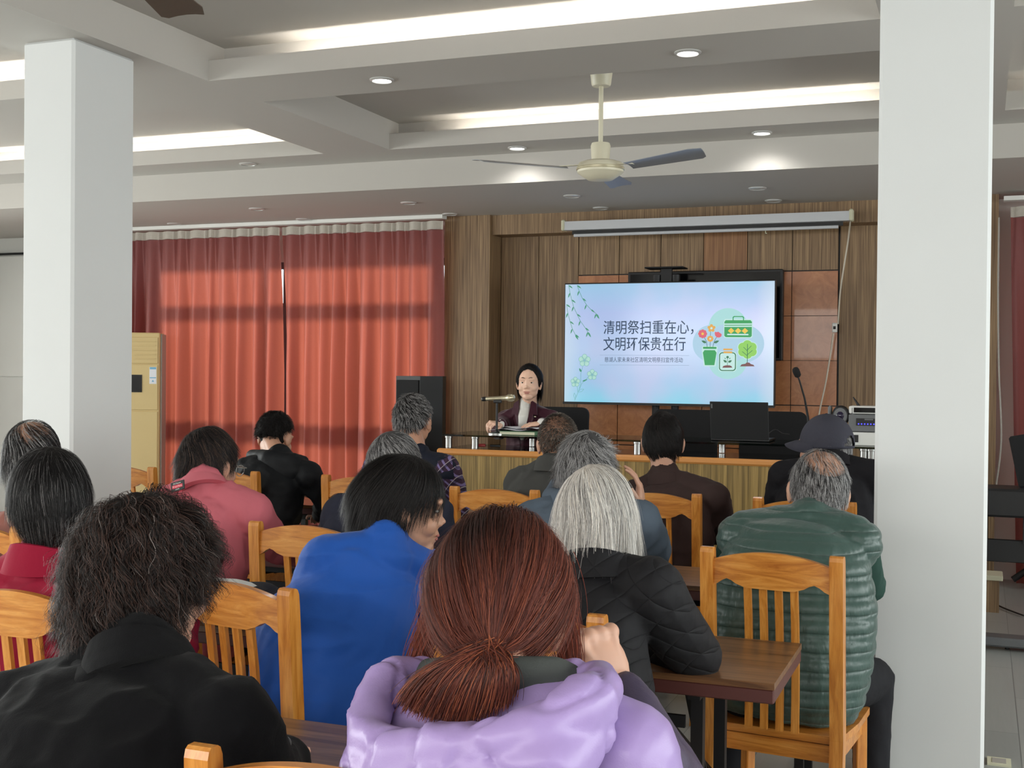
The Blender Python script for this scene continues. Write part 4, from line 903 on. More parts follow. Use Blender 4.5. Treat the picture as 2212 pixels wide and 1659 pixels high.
def hair(par, T, origin, h, seed):
    rng = np.random.default_rng(seed); hl = h.get('line', HL); n = int(h['n']*1.35); drop = h.get('drop', 0); th = h.get('th', .06); crown = unit(h.get('crown', (.1, -.55, .85)))
    global HLcur
    def zm(q): t = np.arctan2(np.abs(q[:, 0]), -q[:, 1]); return np.interp(t, [0, .8, 1.2, 1.45, 1.75, 2.1, 2.5, 3.15], hl)
    # base volume
    if h.get('base', 'hair_base_dark'):
        nu, nv = 72, 48; v = []; u_, v_ = np.meshgrid(np.linspace(0, 2*PI, nu, endpoint=False), np.linspace(.02, PI-.02, nv)); q = np.stack([np.sin(v_)*np.cos(u_), np.sin(v_)*np.sin(u_), np.cos(v_)], -1).reshape(-1, 3)
        m = np.clip((q[:, 2]-zm(q))/.16, 0, 1); m = m*m*(3-2*m)
        if 'bald' in h: b = h['bald']; m *= np.clip((np.linalg.norm((q-unit(b[0]))*A3(1, .8, 1), axis=1)-b[1]*.75)/.12, 0, 1)
        g = nz(q, 9, seed, (1, 1, .35)); rr = .86+(.135+h.get('bt', .66)*th+.02*g+h.get('lump', 0)*nz(q, 4.5, seed+3))*m
        f = (1-np.clip(np.abs(q[:, 2])/1, 0, .999)**3)**(1/3); rho = np.hypot(q[:, 0], q[:, 1]); low = (q[:, 2] < 0) & (drop > 0)
        pos = q*rr[:, None]
        if drop > 0:
            k = np.where(low, np.clip(-q[:, 2]*2, 0, 1)*m, 0); full = q.copy(); full[:, :2] *= (f/np.maximum(rho, 1e-4))[:, None]; full[:, 2] *= (1+drop)*.93; pos = pos*(1-k[:, None])+full*(k*rr)[:, None]
        pos = HC+pos*HR; W_ = pos@T[0].T+T[1]-origin; f_ = []
        for i in range(nv-1):
            for j in range(nu): a = i*nu+j; b = i*nu+(j+1) % nu; f_.append((a, a+nu, b+nu, b))
        f_ += [tuple(range(nu)), tuple((nv-1)*nu+j for j in range(nu))[::-1]]
        me = bpy.data.meshes.new('hair'); me.from_pydata(W_.tolist(), [], f_); me.polygons.foreach_set('use_smooth', [True]*len(f_)); root = mesh_obj('hair', me, par, [h.get('base', 'hair_base_dark')])
    else: root = None
    # strands
    q = rng.normal(size=(n*4, 3)); q /= np.linalg.norm(q, axis=1)[:, None]; keep = q[:, 2] > zm(q)+rng.uniform(-.02, .12, len(q))
    if 'bald' in h: b = h['bald']; dd = np.linalg.norm((q-unit(b[0]))*A3(1, .8, 1), axis=1); keep &= rng.uniform(0, 1, len(q)) < np.clip((dd-b[1]*.55)/(b[1]*.7), b[2], 1)
    q = q[keep][:n]; n = len(q); off = rng.uniform(.0, 1, n)**1.3*th+.01; L = h['len']*rng.uniform(.7, 1.1, n)*(1+h.get('lenz', 0)*q[:, 2]); S_ = h.get('seg', 9); ds = L/(S_-1)
    p = HC+q*HR*(1.0-.01); P = [p.copy()]; sw = h.get('swirl', .35); lift = h.get('lift', .15); jit = h.get('jit', .15); fr = h.get('freq', 5); grav = h.get('grav', .25)
    J = np.stack([np.sin(q@A3(fr, fr*1.7, fr*.6)+seed), np.sin(q@A3(-fr*1.3, fr*.8, fr)+seed*2), np.sin(q@A3(fr*.7, -fr, fr*1.9))], 1)*jit
    J += rng.normal(size=(n, 3))*h.get('rnd', .12)
    tie = h.get('tie')
    for k in range(1, S_):
        qq = (p-HC)/HR; nn = qq/HR; nn /= np.linalg.norm(nn, axis=1)[:, None]
        if tie is not None: d = np.array(tie)-p; dist = np.linalg.norm(d, axis=1)
        else: d = (qq-crown*np.linalg.norm(qq, axis=1)[:, None])
        d = d-nn*np.sum(d*nn, 1)[:, None]; d /= np.maximum(np.linalg.norm(d, axis=1), 1e-6)[:, None]
        if tie is None: d = d+np.cross(nn, d)*sw+np.array(h.get('comb', (0, 0, 0)))
        if 'part' in h and tie is None:
            d = d*.5+np.stack([np.sign(qq[:, 0]-h['part'])*.9, np.zeros(n), -np.ones(n)*.3], 1)
        g = grav+(1-grav)*np.clip(-qq[:, 2]*2.5+.15, 0, 1)*h.get('hang', .8)
        d = d*(1-g)[:, None]+A3(0, 0, -1)*g[:, None]+nn*lift*(1 if k < 3 else .35)+J*(.6+.4*k/S_)
        d /= np.linalg.norm(d, axis=1)[:, None]; p = p+d*ds[:, None]
        if tie is not None:
            dd = np.array(tie)-p; di = np.linalg.norm(dd, axis=1); p = np.where((di < .03)[:, None], np.array(tie)+(p-np.array(tie))*.5, p)
        p = surf_push(p, off*min(1, k/2.5), drop); P.append(p.copy())
    P = np.array(P)
    if h.get('curl'):
        cr, cf = h['curl']; ph = rng.uniform(0, 2*PI, n)*.3+(q@A3(7, 9, 5)); tt = np.linspace(0, 1, S_)[:, None]*L[None, :]*cf+ph[None, :]; am = cr*np.linspace(.2, 1, S_)[:, None]*rng.uniform(.6, 1.2, n)[None, :]
        nn = (P-HC)/HR**2; nn /= np.linalg.norm(nn, axis=2, keepdims=True); e1 = np.cross(nn, A3(0, 0, 1)); e1 /= np.maximum(np.linalg.norm(e1, axis=2, keepdims=True), 1e-6)
        P = P+e1*(am*np.cos(tt))[..., None]+nn*(am*(.4+np.sin(tt)))[..., None]
    cl_ = h.get('clump', .4)
    if cl_ and n > 400:
        K = max(60, n//h.get('per', 22)); gi = rng.choice(n, K, replace=False); mid_ = P[S_//2]; near = np.empty(n, int)
        for i0 in range(0, n, 2000): near[i0:i0+2000] = gi[np.argmin(((mid_[i0:i0+2000, None]-mid_[None, gi])**2).sum(2), 1)]
        kk = (cl_*np.linspace(0, 1, S_)**.8)[:, None, None]; G_ = P[:, near]; P = P*(1-kk)+(G_+(P-G_)*.25)*kk
    nn = (P-HC)/HR**2; nn /= np.linalg.norm(nn, axis=2, keepdims=True)
    tint = pick(h['cols'], n, rng)
    if 'root' in h:
        dr = np.linalg.norm((P-(HC+unit(h['root'][0])*HR)), axis=2)/.09; k_ = np.clip(dr-h['root'][2]+.25*J[:, 0][None, :], 0, 1)[..., None]; tint = tint[None]*k_+np.array(lin(h['root'][1]))*(1-k_)
    elif 'tip' in h:
        k_ = np.linspace(0, 1, S_)[:, None, None]; tint = tint[None]*(1-k_)+np.array(lin(h['tip']))*k_
    o = ribbons(P, nn, np.full(n, h.get('w', .0011)*.74)*rng.uniform(.7, 1.3, n), tint, 'strands' if root else 'hair', 'hair_strands', root or par, T, origin)
    return root or o

# ------------------------------------------------------------------ hands
def hand(pr, W_, fwd, up, side, s=1.0, curl=(.5, .6, .4), thumb=.7, spread=.06, kn=1.0):
    W_, f = np.array(W_, float), unit(fwd); u = unit(np.array(up)-f*np.dot(up, f)); l = np.cross(f, u)*side
    R = np.stack([l, f, u], 1); pr.append(ell(W_+f*.048*s, (.037*s, .050*s, .0155*s), R)); pr.append(ell(W_+f*.012*s, (.026*s, .03*s, .018*s), R)); pr.append(ell(W_+f*.03*s+l*.022*s-u*.006*s, (.02*s, .032*s, .016*s), R))
    for i, (ln, rr) in enumerate(zip((.072, .080, .074, .058), (.0088, .009, .0086, .0076))):
        base = W_+f*(.086-.004*abs(i-1))*s+l*(.027-.0185*i)*s; d = unit(f+l*spread*(1.5-i)); a = 0; p = base; pr.append(ell(base+u*.0035*s*kn, (.0098*s*kn,)*3, None, 10, 8)); pr.append(cap(W_+f*.025*s+l*(.012-.008*i)*s+u*.008*s, base+u*.004*s*kn, .0045*s, .0075*s*kn, 8)); lens = (ln*.45, ln*.32, ln*.25)
        for j in range(3):
            a += curl[j]; dd = d*math.cos(a)-u*math.sin(a); q = p+dd*lens[j]*s; pr.append(cap(p, q, rr*s*(1-.08*j), rr*s*(.92-.08*j), 10)); p = q
    p = W_+f*.022*s+l*.03*s; d = unit(f*.55+l*.8*thumb-u*.25); q = p+d*.036*s; pr.append(cap(p, q, .0115*s, .0105*s, 10)); d2 = unit(f*.9+l*.25*thumb-u*.4); r = q+d2*.032*s; pr.append(cap(q, r, .0105*s, .0085*s, 10))

# ------------------------------------------------------------------ people
def person(label, head, nb, sL, sR, pel, yaw=0, hyaw=0, hpitch=-8, hroll=0, hs=1.0, fat=1.0, jm='black_wool', tm='dark_trousers', skin='skin', h=None, eL=None, eR=None, wL=None, wR=None,
           hand_L=None, hand_R=None, vox=.009, jd=None, sleeve=None, slr=1.0, collar=None, bulge=.05, seat_z=.53, knees=None, floor_z=0, jname='jacket', hem=None, dep=1.0, wid=None, gap=0.012, ears=True, feet=True, face=0, neckcap=True, bvox=None):
    P = lambda a: at(*a) if len(a) == 3 and abs(a[0]) > 10 else np.array(a, float)
    Hc, NB, SL, SR = P(head), P(nb), P(sL), P(sR); PE = A3(pel[0], pel[1], seat_z); org = A3(pel[0], pel[1], floor_z)
    root = empty('person', label, 'person', tuple(org)); F_ = rot(yaw)@A3(0, 1, 0); L_ = rot(yaw)@A3(-1, 0, 0); Rh = rot(hyaw, hpitch, hroll)
    hp = lambda x, y, z: Hc+Rh@(A3(x, y, z)*hs); tb = .80 if floor_z == 0 else 1.06
    if eL is None: eL = SL+L_*.07+F_*.10-A3(0, 0, .25)
    else: eL = P(eL)
    if eR is None: eR = SR-L_*.07+F_*.10-A3(0, 0, .25)
    else: eR = P(eR)
    if wL is None: wL = eL+F_*.20-L_*.12; wL[2] = max(tb+.01, eL[2]-.05)
    else: wL = P(wL)
    if wR is None: wR = eR+F_*.20+L_*.12; wR[2] = max(tb+.01, eR[2]-.05)
    else: wR = P(wR)
    bx = unit(SR-SL); sw = np.linalg.norm(SR-SL)/2; mid = (SL+SR)/2
    ctrl = PE*.5+mid*.5-F_*bulge; ts = [-.12, 0, .18, .38, .58, .78, .93, 1.0]
    wds = wid or [.155, .175, .172, .17, .178, sw*1.0/fat, sw*.86/fat, sw*.45/fat]; dps = [.10, .125, .125, .122, .12, .112, .085, .055]
    top = NB*.45+mid*.55
    def spine(t): return PE*(1-t)**2+ctrl*2*t*(1-t)+top*t*t
    def torso(k, m=0, shr=.060):
        se = []
        for t_, a, b in zip(ts, wds, dps):
            c = spine(t_); dr = unit(spine(t_+.02)-spine(t_-.02)); xa = unit((1-max(0, t_))*rot(yaw)@A3(1, 0, 0)+max(0, t_)*bx); ya = unit(np.cross(dr, xa)); xa = np.cross(ya, dr)
            se.append((c, xa, ya, max(.02, a*fat*k+m), max(.02, b*dep*k*(.5+.5*fat)+m)))
        return [loft(se), cap(NB-A3(0, 0, .02), SL, .050*k+m, .060*k+m), cap(NB-A3(0, 0, .02), SR, .050*k+m, .060*k+m), ell(SL, (shr*k+m,)*3), ell(SR, (shr*k+m,)*3)]
    # body with head, arms and hands
    pr = torso(.86)
    for s_, e_, w_ in ((SL, eL, wL), (SR, eR, wR)): pr += [cap(s_, e_, .048, .039), cap(e_, w_, .040, .026)]
    Rm = Rh
    E_ = lambda c, r, extra=None: pr.append(ell(hp(*c), np.array(r)*hs, Rm if extra is None else Rm@extra))
    E_((0, -.010, .030), (.0745, .094, .086)); E_((0, .022, -.022), (.0635+.006*face, .072, .088)); E_((0, .03, -.055), (.060+.006*face, .056, .05)); E_((0, .056, -.088), (.036, .034, .026)); E_((0, .02, -.075), (.054+.005*face, .05, .03))
    for s in (-1, 1):
        E_((s*.036, .058, -.030), (.029, .028, .028)); E_((s*.030, .078, .032), (.026, .012, .011)); E_((s*.031, .075, .0165), (.017, .0115, .006)); E_((s*.031, .073, -.001), (.016, .010, .005)); 
        if ears:
            E_((s*.0785, -.004, -.012), (.008, .021, .032), rot(0, 0, 0)@rot(s*-22)); E_((s*.083, -.010, -.004), (.006, .015, .024), rot(s*-28)); E_((s*.077, .004, -.036), (.007, .009, .011))
    E_((0, .084, .010), (.0095, .0125, .032), rot(0, 14)); E_((0, .0965, -.020), (.0105, .0125, .0095))
    for s in (-1, 1): E_((s*.012, .092, -.026), (.009, .010, .0075))
    E_((0, .084, -.052), (.024, .013, .009)); E_((0, .082, -.066), (.021, .012, .009)); E_((0, .074, -.096), (.018, .014, .014))
    pr.append(cap(hp(0, -.022, -.055), NB+A3(0, 0, -.02), .051*hs, .060)); pr.append(cap(hp(0, -.05, -.02), NB+A3(0, 0, 0)-F_*.012, .035*hs, .05))
    for sd, hd, w_, e_ in ((-1, hand_L, wL, eL), (1, hand_R, wR, eR)):
        kw = dict(curl=(.45, .5, .3)); kw.update(hd or {}); fw = kw.pop('fwd', None); up = kw.pop('up', A3(0, 0, 1)); fw = unit(w_-e_)*A3(1, 1, .3) if fw is None else fw
        hand(pr, w_, fw, up, -sd, **kw)
    body = blob('body', pr, bvox or (vox*.62 if vox > .007 else .0048), skin, root, 2, None, org)
    # face details
    for s in (-1, 1):
        e = ell(hp(s*.031, .0758, .008), A3(.0135, .0085, .0046)*hs, Rm); MB().add(e[0]-org, e[1]).build('eye', 'eye_white', root, True)
        e = ell(hp(s*.031, .0812, .008), A3(.0068, .0042, .0046)*hs, Rm); MB().add(e[0]-org, e[1]).build('iris', 'iris', root, True)
        pts = [hp(s*x, y, z)-org for x, y, z in ((.013, .0925, .0375), (.029, .0905, .0435), (.047, .0765, .036))]; MB().tube(pts, [.0016, .0024, .0012], 6).build('eyebrow', 'brow', root, True)
    e = ell(hp(0, .0915, -.0545), A3(.024, .0065, .004)*hs, Rm); e2 = ell(hp(0, .0895, -.064), A3(.018, .0065, .005)*hs, Rm); MB().add(e[0]-org, e[1]).add(e2[0]-org, e2[1]).build('lips', 'lips', root, True)
    # garment
    sl = []; jr = torso(1.0, gap, .048 if sleeve else .060)
    for s_, e_, w_ in ((SL, eL, wL), (SR, eR, wR)):
        m1 = (s_+e_)/2-A3(0, 0, .006); wc = w_-unit(w_-e_)*.012
        sl.append([cap(s_, m1, .060*slr+.006, .056*slr+.006), cap(m1, e_, .056*slr+.006, .048*slr+.006), cap(e_, wc, .050*slr+.006, .038*slr+.004)])
    if neckcap: jr.append(cap(NB-A3(0, 0, .035), NB+unit(hp(0, -.03, -.03)-NB)*.004, .080, .066))
    fd = jd or folds(.008, 11, pel[0]*7)
    if sleeve:
        blob(jname, jr, vox, jm, root, 3, fd, org)
        for k in (0, 1): blob('sleeve', sl[k], vox, sleeve, root, 3, folds(.005, 12, k), org)
    else: blob(jname, jr+sl[0]+sl[1], vox, jm, root, 3, fd, org)
    if collar:
        cm, ch_, cr = collar[:3]; ax = unit((hp(0, -.03, -.03)-NB)*A3(.7, .7, 1)+A3(0, 0, .05)); n = 40; x_, y_, z_ = frame(ax, (0, 1, 0)); v = []; f = []
        c0 = NB-ax*.03
        prf = [(cr+.022, -.015), (cr+.012, ch_*.5), (cr+.004, ch_), (cr-.004, ch_+.002), (cr-.006, ch_*.5), (cr-.002, -.015)]
        for r_, hh in prf:
            for k in range(n):
                a = 2*PI*k/n; d_ = x_*math.cos(a)+y_*math.sin(a); bk = max(0, np.dot(d_, -F_)); v.append(c0+ax*hh*(.75+.35*bk)+d_*r_*(1+.08*abs(np.dot(d_, L_)))-org)
        for i in range(len(prf)):
            i2 = (i+1) % len(prf)
            for k in range(n): k2 = (k+1) % n; f.append((i*n+k, i*n+k2, i2*n+k2, i2*n+k))
        MB().add(v, f).build('collar', cm, root, True)
    # trousers and shoes
    if knees is None: knees = [PE+F_*.40+L_*.11, PE+F_*.40-L_*.11]
    else: knees = [P(k) for k in knees]
    tr = [ell(PE-A3(0, 0, .0), (.175*fat, .135, .085), rot(yaw))]
    for sgn, k_ in zip((1, -1), knees):
        an = A3(k_[0], k_[1], floor_z+.10)-F_*.03; k_[2] = floor_z+.50 if k_[2] > floor_z+.56 or k_[2] < floor_z+.3 else k_[2]
        tr += [cap(PE+L_*sgn*.085, k_, .088*fat, .068), cap(k_, an, .066, .052)]
        if feet:
            sh = [ell(an+A3(0, 0, -.05), (.042, .05, .045)), ell(an+F_*.09+A3(0, 0, -.063), (.045, .10, .036), rot(yaw)), ell(an+F_*.05+A3(0, 0, -.085), (.047, .14, .014), rot(yaw))]
            blob('shoe', sh, .008, 'shoe_black', root, 2, None, org)
    blob('trousers', tr, .012, tm, root, 3, folds(.005, 10, 3), org)
    if h: hair(root, (Rh*hs, Hc), org, h, int(abs(pel[0]*1000)) % 97)
    return dict(root=root, org=org, hp=hp, Hc=Hc, NB=NB, SL=SL, SR=SR, F=F_, L=L_, Rh=Rh, hs=hs)
def part(p, name, prims, vox, mat, sm=3, disp=None, **k): return blob(name, prims, vox, mat, p['root'], sm, disp, p['org'], **k)

BLK = [(8, (17, 14, 14)), (2, (34, 28, 26))]
def grey(k): return [(1-k, (20, 18, 19)), (k, (170, 168, 168)), (k*.6, (110, 108, 108))]
# 1 curly-haired woman in a black coat
p1 = person('woman with dark curly hair in a black wool coat, front left', (322, 1262, 1.74), (300, 1415, 1.62), (45, 1545, 1.58), (492, 1568, 1.58), (-1.33, 1.27), hyaw=-12, hpitch=-6, hs=1.06,
  h=dict(n=13000, len=.11, seg=16, th=.40, lump=.10, base='hair_base_brown', cols=[(6, (28, 21, 20)), (4, (66, 48, 42)), (.1, (130, 120, 116))], clump=.75, per=16, curl=(.012, 120), w=.0015, swirl=0, crown=(0, -.2, 1), jit=.28, rnd=.10, freq=7, drop=.1, grav=.25, hang=.5, lift=.12, line=[-.92, -.88, -.6, -.05, .1, .35, .6, .68]),
  eR=(560, 1700, 1.66), wR=(610, 1650, 1.80), hand_R=dict(s=.9, curl=(1.2, 1.2, .8)), vox=.008, jm='black_wool', collar=('black_wool', .05, .072), slr=1.2, jname='coat', fat=1.08)
# coat details: folded collar, shoulder flap and sleeve buttons
part(p1, 'collar_flap', [cap(p1['NB']+A3(-.10, -.03, -.02), p1['NB']+A3(-.02, -.095, -.03), .022, .026), cap(p1['NB']+A3(-.02, -.095, -.03), p1['NB']+A3(.07, -.075, -.045), .026, .024), cap(p1['NB']+A3(.07, -.075, -.045), p1['NB']+A3(.115, .0, -.085), .024, .016)], .006, 'black_wool', 4)
for px, py, Y in ((617, 1608, 1.735), (586, 1560, 1.66)):
    c = at(px, py, Y)-p1['org']; MB().lathe([(.001, .004), (.009, .005), (.012, .004), (.0125, 0)], c+A3(.015, -.03, .012), 20, unit(A3(.4, -.8, .25))).build('button', 'grey_plastic', p1['root'], True)
# 2 auburn ponytail woman in lilac
p2 = person('woman with auburn ponytail in a lilac hooded jacket, front centre', (1078, 1318, 1.66), (1092, 1475, 1.545), (850, 1650, 1.52), (1362, 1640, 1.54), (-.74, 1.57), hyaw=16, hpitch=-22, hroll=4, hs=1.12, skin='skin',
  h=dict(n=13000, len=.23, seg=16, th=.15, base='hair_base_auburn', cols=[(5, (104, 50, 38)), (3, (78, 38, 30)), (1.5, (140, 74, 52))], w=.00115, tie=(.012, -.134, -.078), grav=.05, hang=.2, jit=.10, rnd=.05, line=[-.9, -.86, -.6, -.3, -.1, .42, .62, .68], lift=.12, root=((-.26, -.80, .54), (22, 18, 17), .12)),
  eR=(1475, 1735, 1.70), wR=(1340, 1500, 1.80), hand_R=dict(fwd=unit(at(1292, 1402, 1.80)-at(1340, 1500, 1.80)), up=unit((.75, -.5, .3)), curl=(1.25, 1.35, .9), s=1.16, thumb=.5, spread=.10, kn=1.3), vox=.0075, jm='lilac_nylon', sleeve='plum_nylon', jd=folds(.006, 6, 2, (1, 1, 1.6)), ears=True, fat=1.03, neckcap=False, bvox=.0034)
T2 = (p2['Rh']*p2['hs'], p2['Hc']); tie = A3(.012, -.134, -.078)
rng = np.random.default_rng(5); n = 5200; S_ = 16; tt = np.linspace(0, 1, S_)
tieW = p2['hp'](*tie); e_main = at(1010, 1500, 1.44); inv = np.linalg.inv(T2[0])
toH = lambda w: inv@(np.array(w)-T2[1])
fan_ = rng.uniform(0, 1, n); ends = np.array([toH(at(872+225*a+rng.normal()*9, 1515+36*math.sin(a*PI)-10*a+rng.normal()*9, 1.455)) for a in fan_]); lift_ = rng.uniform(-.022, .02, n)
mids = tie+(ends-tie)*.45+np.stack([(fan_-.5)*.06, -.04+lift_, .012+.0*fan_], 1)
st0 = tie+rng.normal(size=(n, 3))*A3(.008, .006, .006); st0[:, 1] -= .004
Pt = np.array([st0*(1-a)**2+mids*2*a*(1-a)+ends*a*a for a in tt]); Pt += rng.normal(size=(1, n, 3))*.003*tt[:, None, None]
NN = np.tile(unit((0, -1, .25)), (S_, n, 1)); ribbons(Pt, NN, np.full(n, .0013), pick([(5, (96, 46, 34)), (3, (66, 34, 28)), (1.2, (142, 78, 52))], n, rng), 'ponytail', 'hair_strands', p2['root'], T2, p2['org'])
c = tieW-p2['org']; MB().lathe([(.010, -.006), (.0175, -.004), (.0185, 0), (.0175, .004), (.010, .006)], c, 20, unit(e_main-tieW)).build('hair_tie', 'gloss_black', p2['root'], True)
core = [cap(tieW+A3(0, .01, 0), tieW*.45+e_main*.55+A3(0, .03, -.01), .008, .016, flat=.6), cap(tieW*.45+e_main*.55+A3(0, .03, -.01), e_main+A3(.0, .035, .02), .016, .018, flat=.6)]
part(p2, 'ponytail_core', core, .006, 'hair_base_auburn', 3)
# loose side locks
n = 900; side = rng.choice([-1, 1], n, p=[.35, .65]); a0 = rng.uniform(0, 1, n)
st = np.stack([side*(.085+.004*rng.normal(size=n)), .0+.045*a0, -.01+.03*rng.normal(size=n)], 1)
en = st+np.stack([side*(.012+.02*rng.uniform(size=n)), -.01+.03*a0, -.10-.04*rng.uniform(size=n)], 1); md = (st+en)/2+np.stack([side*.014, np.zeros(n), np.zeros(n)], 1)
Pt = np.array([st*(1-a)**2+md*2*a*(1-a)+en*a*a for a in tt]); ribbons(Pt, np.tile(unit((0, -1, .2)), (S_, n, 1)), np.full(n, .001), pick([(5, (122, 58, 42)), (2, (86, 42, 32))], n, rng), 'side_locks', 'hair_strands', p2['root'], T2, p2['org'])
# hood of the lilac jacket: a thick rolled rim and a sagging pouch, dark inner collar
A = lambda x, y, Y: at(x, y, Y)
rim = [A(915, 1440, 1.60), A(850, 1452, 1.56), A(800, 1520, 1.49), A(790, 1600, 1.42), A(870, 1625, 1.385), A(960, 1618, 1.37), A(1060, 1600, 1.37), A(1160, 1575, 1.385), A(1250, 1530, 1.43), A(1300, 1490, 1.49), A(1300, 1468, 1.56), A(1180, 1455, 1.59)]
hr = [.018, .024, .028, .026, .028, .028, .028, .030, .034, .028, .022, .016]
pr = [cap(a, b, r0, r1) for a, b, r0, r1 in zip(rim[:-1], rim[1:], hr[:-1], hr[1:])]
pr += [cap(A(800, 1660, 1.42), A(960, 1690, 1.38), .045, .05), cap(A(960, 1690, 1.38), A(1180, 1660, 1.39), .05, .055), cap(A(1180, 1660, 1.39), A(1270, 1560, 1.46), .055, .035), cap(A(880, 1640, 1.40), A(1160, 1610, 1.40), .035, .04)]
def hoodfold(co, no):
    a = nz(co, 11, 4, (1, 1, 1.2)); b = nz(co, 5.5, 9, (1, 1, 2)); return .012*(1-2*np.abs(b)**.6)*.7-.006*np.exp(-(a/.06)**2)
part(p2, 'hood', pr, .0065, 'lilac_nylon', 5, hoodfold)
part(p2, 'inner_collar', [cap(A(930, 1465, 1.59), A(1060, 1470, 1.50), .03, .034), cap(A(1060, 1470, 1.50), A(1200, 1462, 1.545), .034, .028), cap(A(1200, 1462, 1.545), A(1300, 1490, 1.60), .026, .02)], .0065, 'grey_knit', 4)
# 3 crimson jacket
person('person with greying black hair in a crimson jacket at the left edge', (106, 1090, 2.44), (98, 1198, 2.40), (-75, 1305, 2.38), (268, 1305, 2.40), (-2.06, 2.40), hyaw=46, hpitch=-4, hs=1.14, jm='crimson', collar=('crimson', .055, .075), vox=.009,
  h=dict(n=8000, len=.075, seg=10, th=.12, base='hair_base_dark', cols=[(9, (18, 16, 17)), (1.2, (84, 82, 82)), (.5, (130, 128, 128))], w=.0010, swirl=.15, grav=.25, jit=.10, rnd=.05, hang=.35, crown=(.05, -.15, 1), lift=.12, line=[-.72, -.7, -.35, .02, .08, .42, .62, .68]))
# 4 balding man far left
person('balding man with thin black hair at the left edge, behind the crimson jacket', (70, 992, 3.40), (76, 1108, 3.32), (-70, 1175, 3.28), (210, 1175, 3.30), (-3.02, 3.22), hyaw=28, hpitch=-14, hs=1.14, jm='salmon', skin='skin_tan', vox=.010,
  h=dict(n=4500, len=.07, seg=8, th=.04, base=None, cols=grey(.12), w=.0016, swirl=.9, grav=.25, crown=(.0, -.35, .9), bald=((.1, -.5, .8), .75, .25), jit=.1, rnd=.06))
# 5 woman in blue
p5 = person('smiling woman with a black bob in a plain bright blue top, turned to the right', (872, 1096, 2.93), (830, 1172, 2.84), (712, 1215, 2.76), (925, 1245, 2.98), (-1.57, 2.70), yaw=-22, hyaw=-60, hpitch=-9, hroll=2, hs=1.10, skin='skin_tan', jm='blue_cloth', jname='top', fat=1.22, vox=.007, bulge=.07,
  jd=folds(.010, 5.5, 5, (.6, .6, 1.8)), eL=(628, 1440, 2.86), wL=(700, 1480, 3.06), eR=(950, 1420, 3.1), wR=(900, 1440, 3.22), ears=True, slr=1.15,
  h=dict(n=11000, len=.13, seg=13, th=.13, base='hair_base_dark', cols=BLK, w=.0013, swirl=0, grav=.15, hang=.8, drop=.08, jit=.08, rnd=.05, comb=(0, -.35, 0), crown=(.0, .05, 1), line=[-1.0, -1.0, -.9, -.45, .10, .42, .60, .64]))
# 6 white-haired woman in quilted jacket
p6 = person('woman with straight white-grey bob in a black diamond-quilted jacket', (1288, 1126, 2.82), (1285, 1215, 2.74), (1128, 1275, 2.72), (1402, 1275, 2.72), (-.93, 2.62), hyaw=6, hpitch=-10, hs=1.07, jm='black_quilt', fat=1.12, vox=.0075, collar=('black_quilt', .05, .075), slr=1.25,
  eR=(1500, 1415, 2.93), wR=(1385, 1425, 3.08), jd=folds(.003, 7, 2), ears=False,
  h=dict(n=11000, len=.20, seg=13, th=.11, base='hair_base_white', cols=[(6, (216, 212, 206)), (3, (176, 170, 166)), (1.6, (108, 104, 104)), (1.5, (236, 226, 214))], w=.0014, swirl=.1, grav=.2, hang=.97, drop=.38, jit=.10, rnd=.06, crown=(-.25, -.1, 1), lift=.15, line=HL_BOB))
# 7 pink jacket woman
p7 = person('woman with short black hair, glasses and a pink jacket with a small black patch', (452, 1003, 3.74), (438, 1042, 3.64), (352, 1098, 3.60), (545, 1108, 3.64), (-2.62, 3.58), yaw=-8, hyaw=-10, hpitch=-12, hs=1.08, jm='pink_cloth', vox=.009, collar=('pink_cloth', .03, .074), fat=1.12, slr=1.12,
  eR=(592, 1180, 3.78), wR=(672, 1200, 3.98), jd=folds(.008, 12, 3, (1.5, 1, .6)),
  h=dict(n=6500, len=.075, seg=10, th=.09, base='hair_base_dark', cols=[(8, (32, 26, 26)), (1.5, (92, 72, 60))], w=.0016, swirl=.5, grav=.25, jit=.2, rnd=.1, crown=(-.2, -.35, .9), lift=.3, line=[-.78, -.76, -.6, -.1, .0, .38, .6, .66]))
g = MB(); hp = p7['hp']; g.tube([hp(.084, -.0, .004)-p7['org'], hp(.083, .06, .006)-p7['org'], hp(.078, .098, .006)-p7['org']], .0018, 6); g.tube([hp(.078, .098, .006)-p7['org'], hp(.06, .108, .006)-p7['org'], hp(0, .112, .008)-p7['org'], hp(-.07, .10, .006)-p7['org']], .0018, 6)
g.tube([hp(.040+.022*math.cos(a), .110-.004*math.cos(a), -.004+.019*math.sin(a))-p7['org'] for a in np.linspace(0, 2*PI, 17)], .0016, 6); g.build('glasses', 'steel', p7['root'], True)
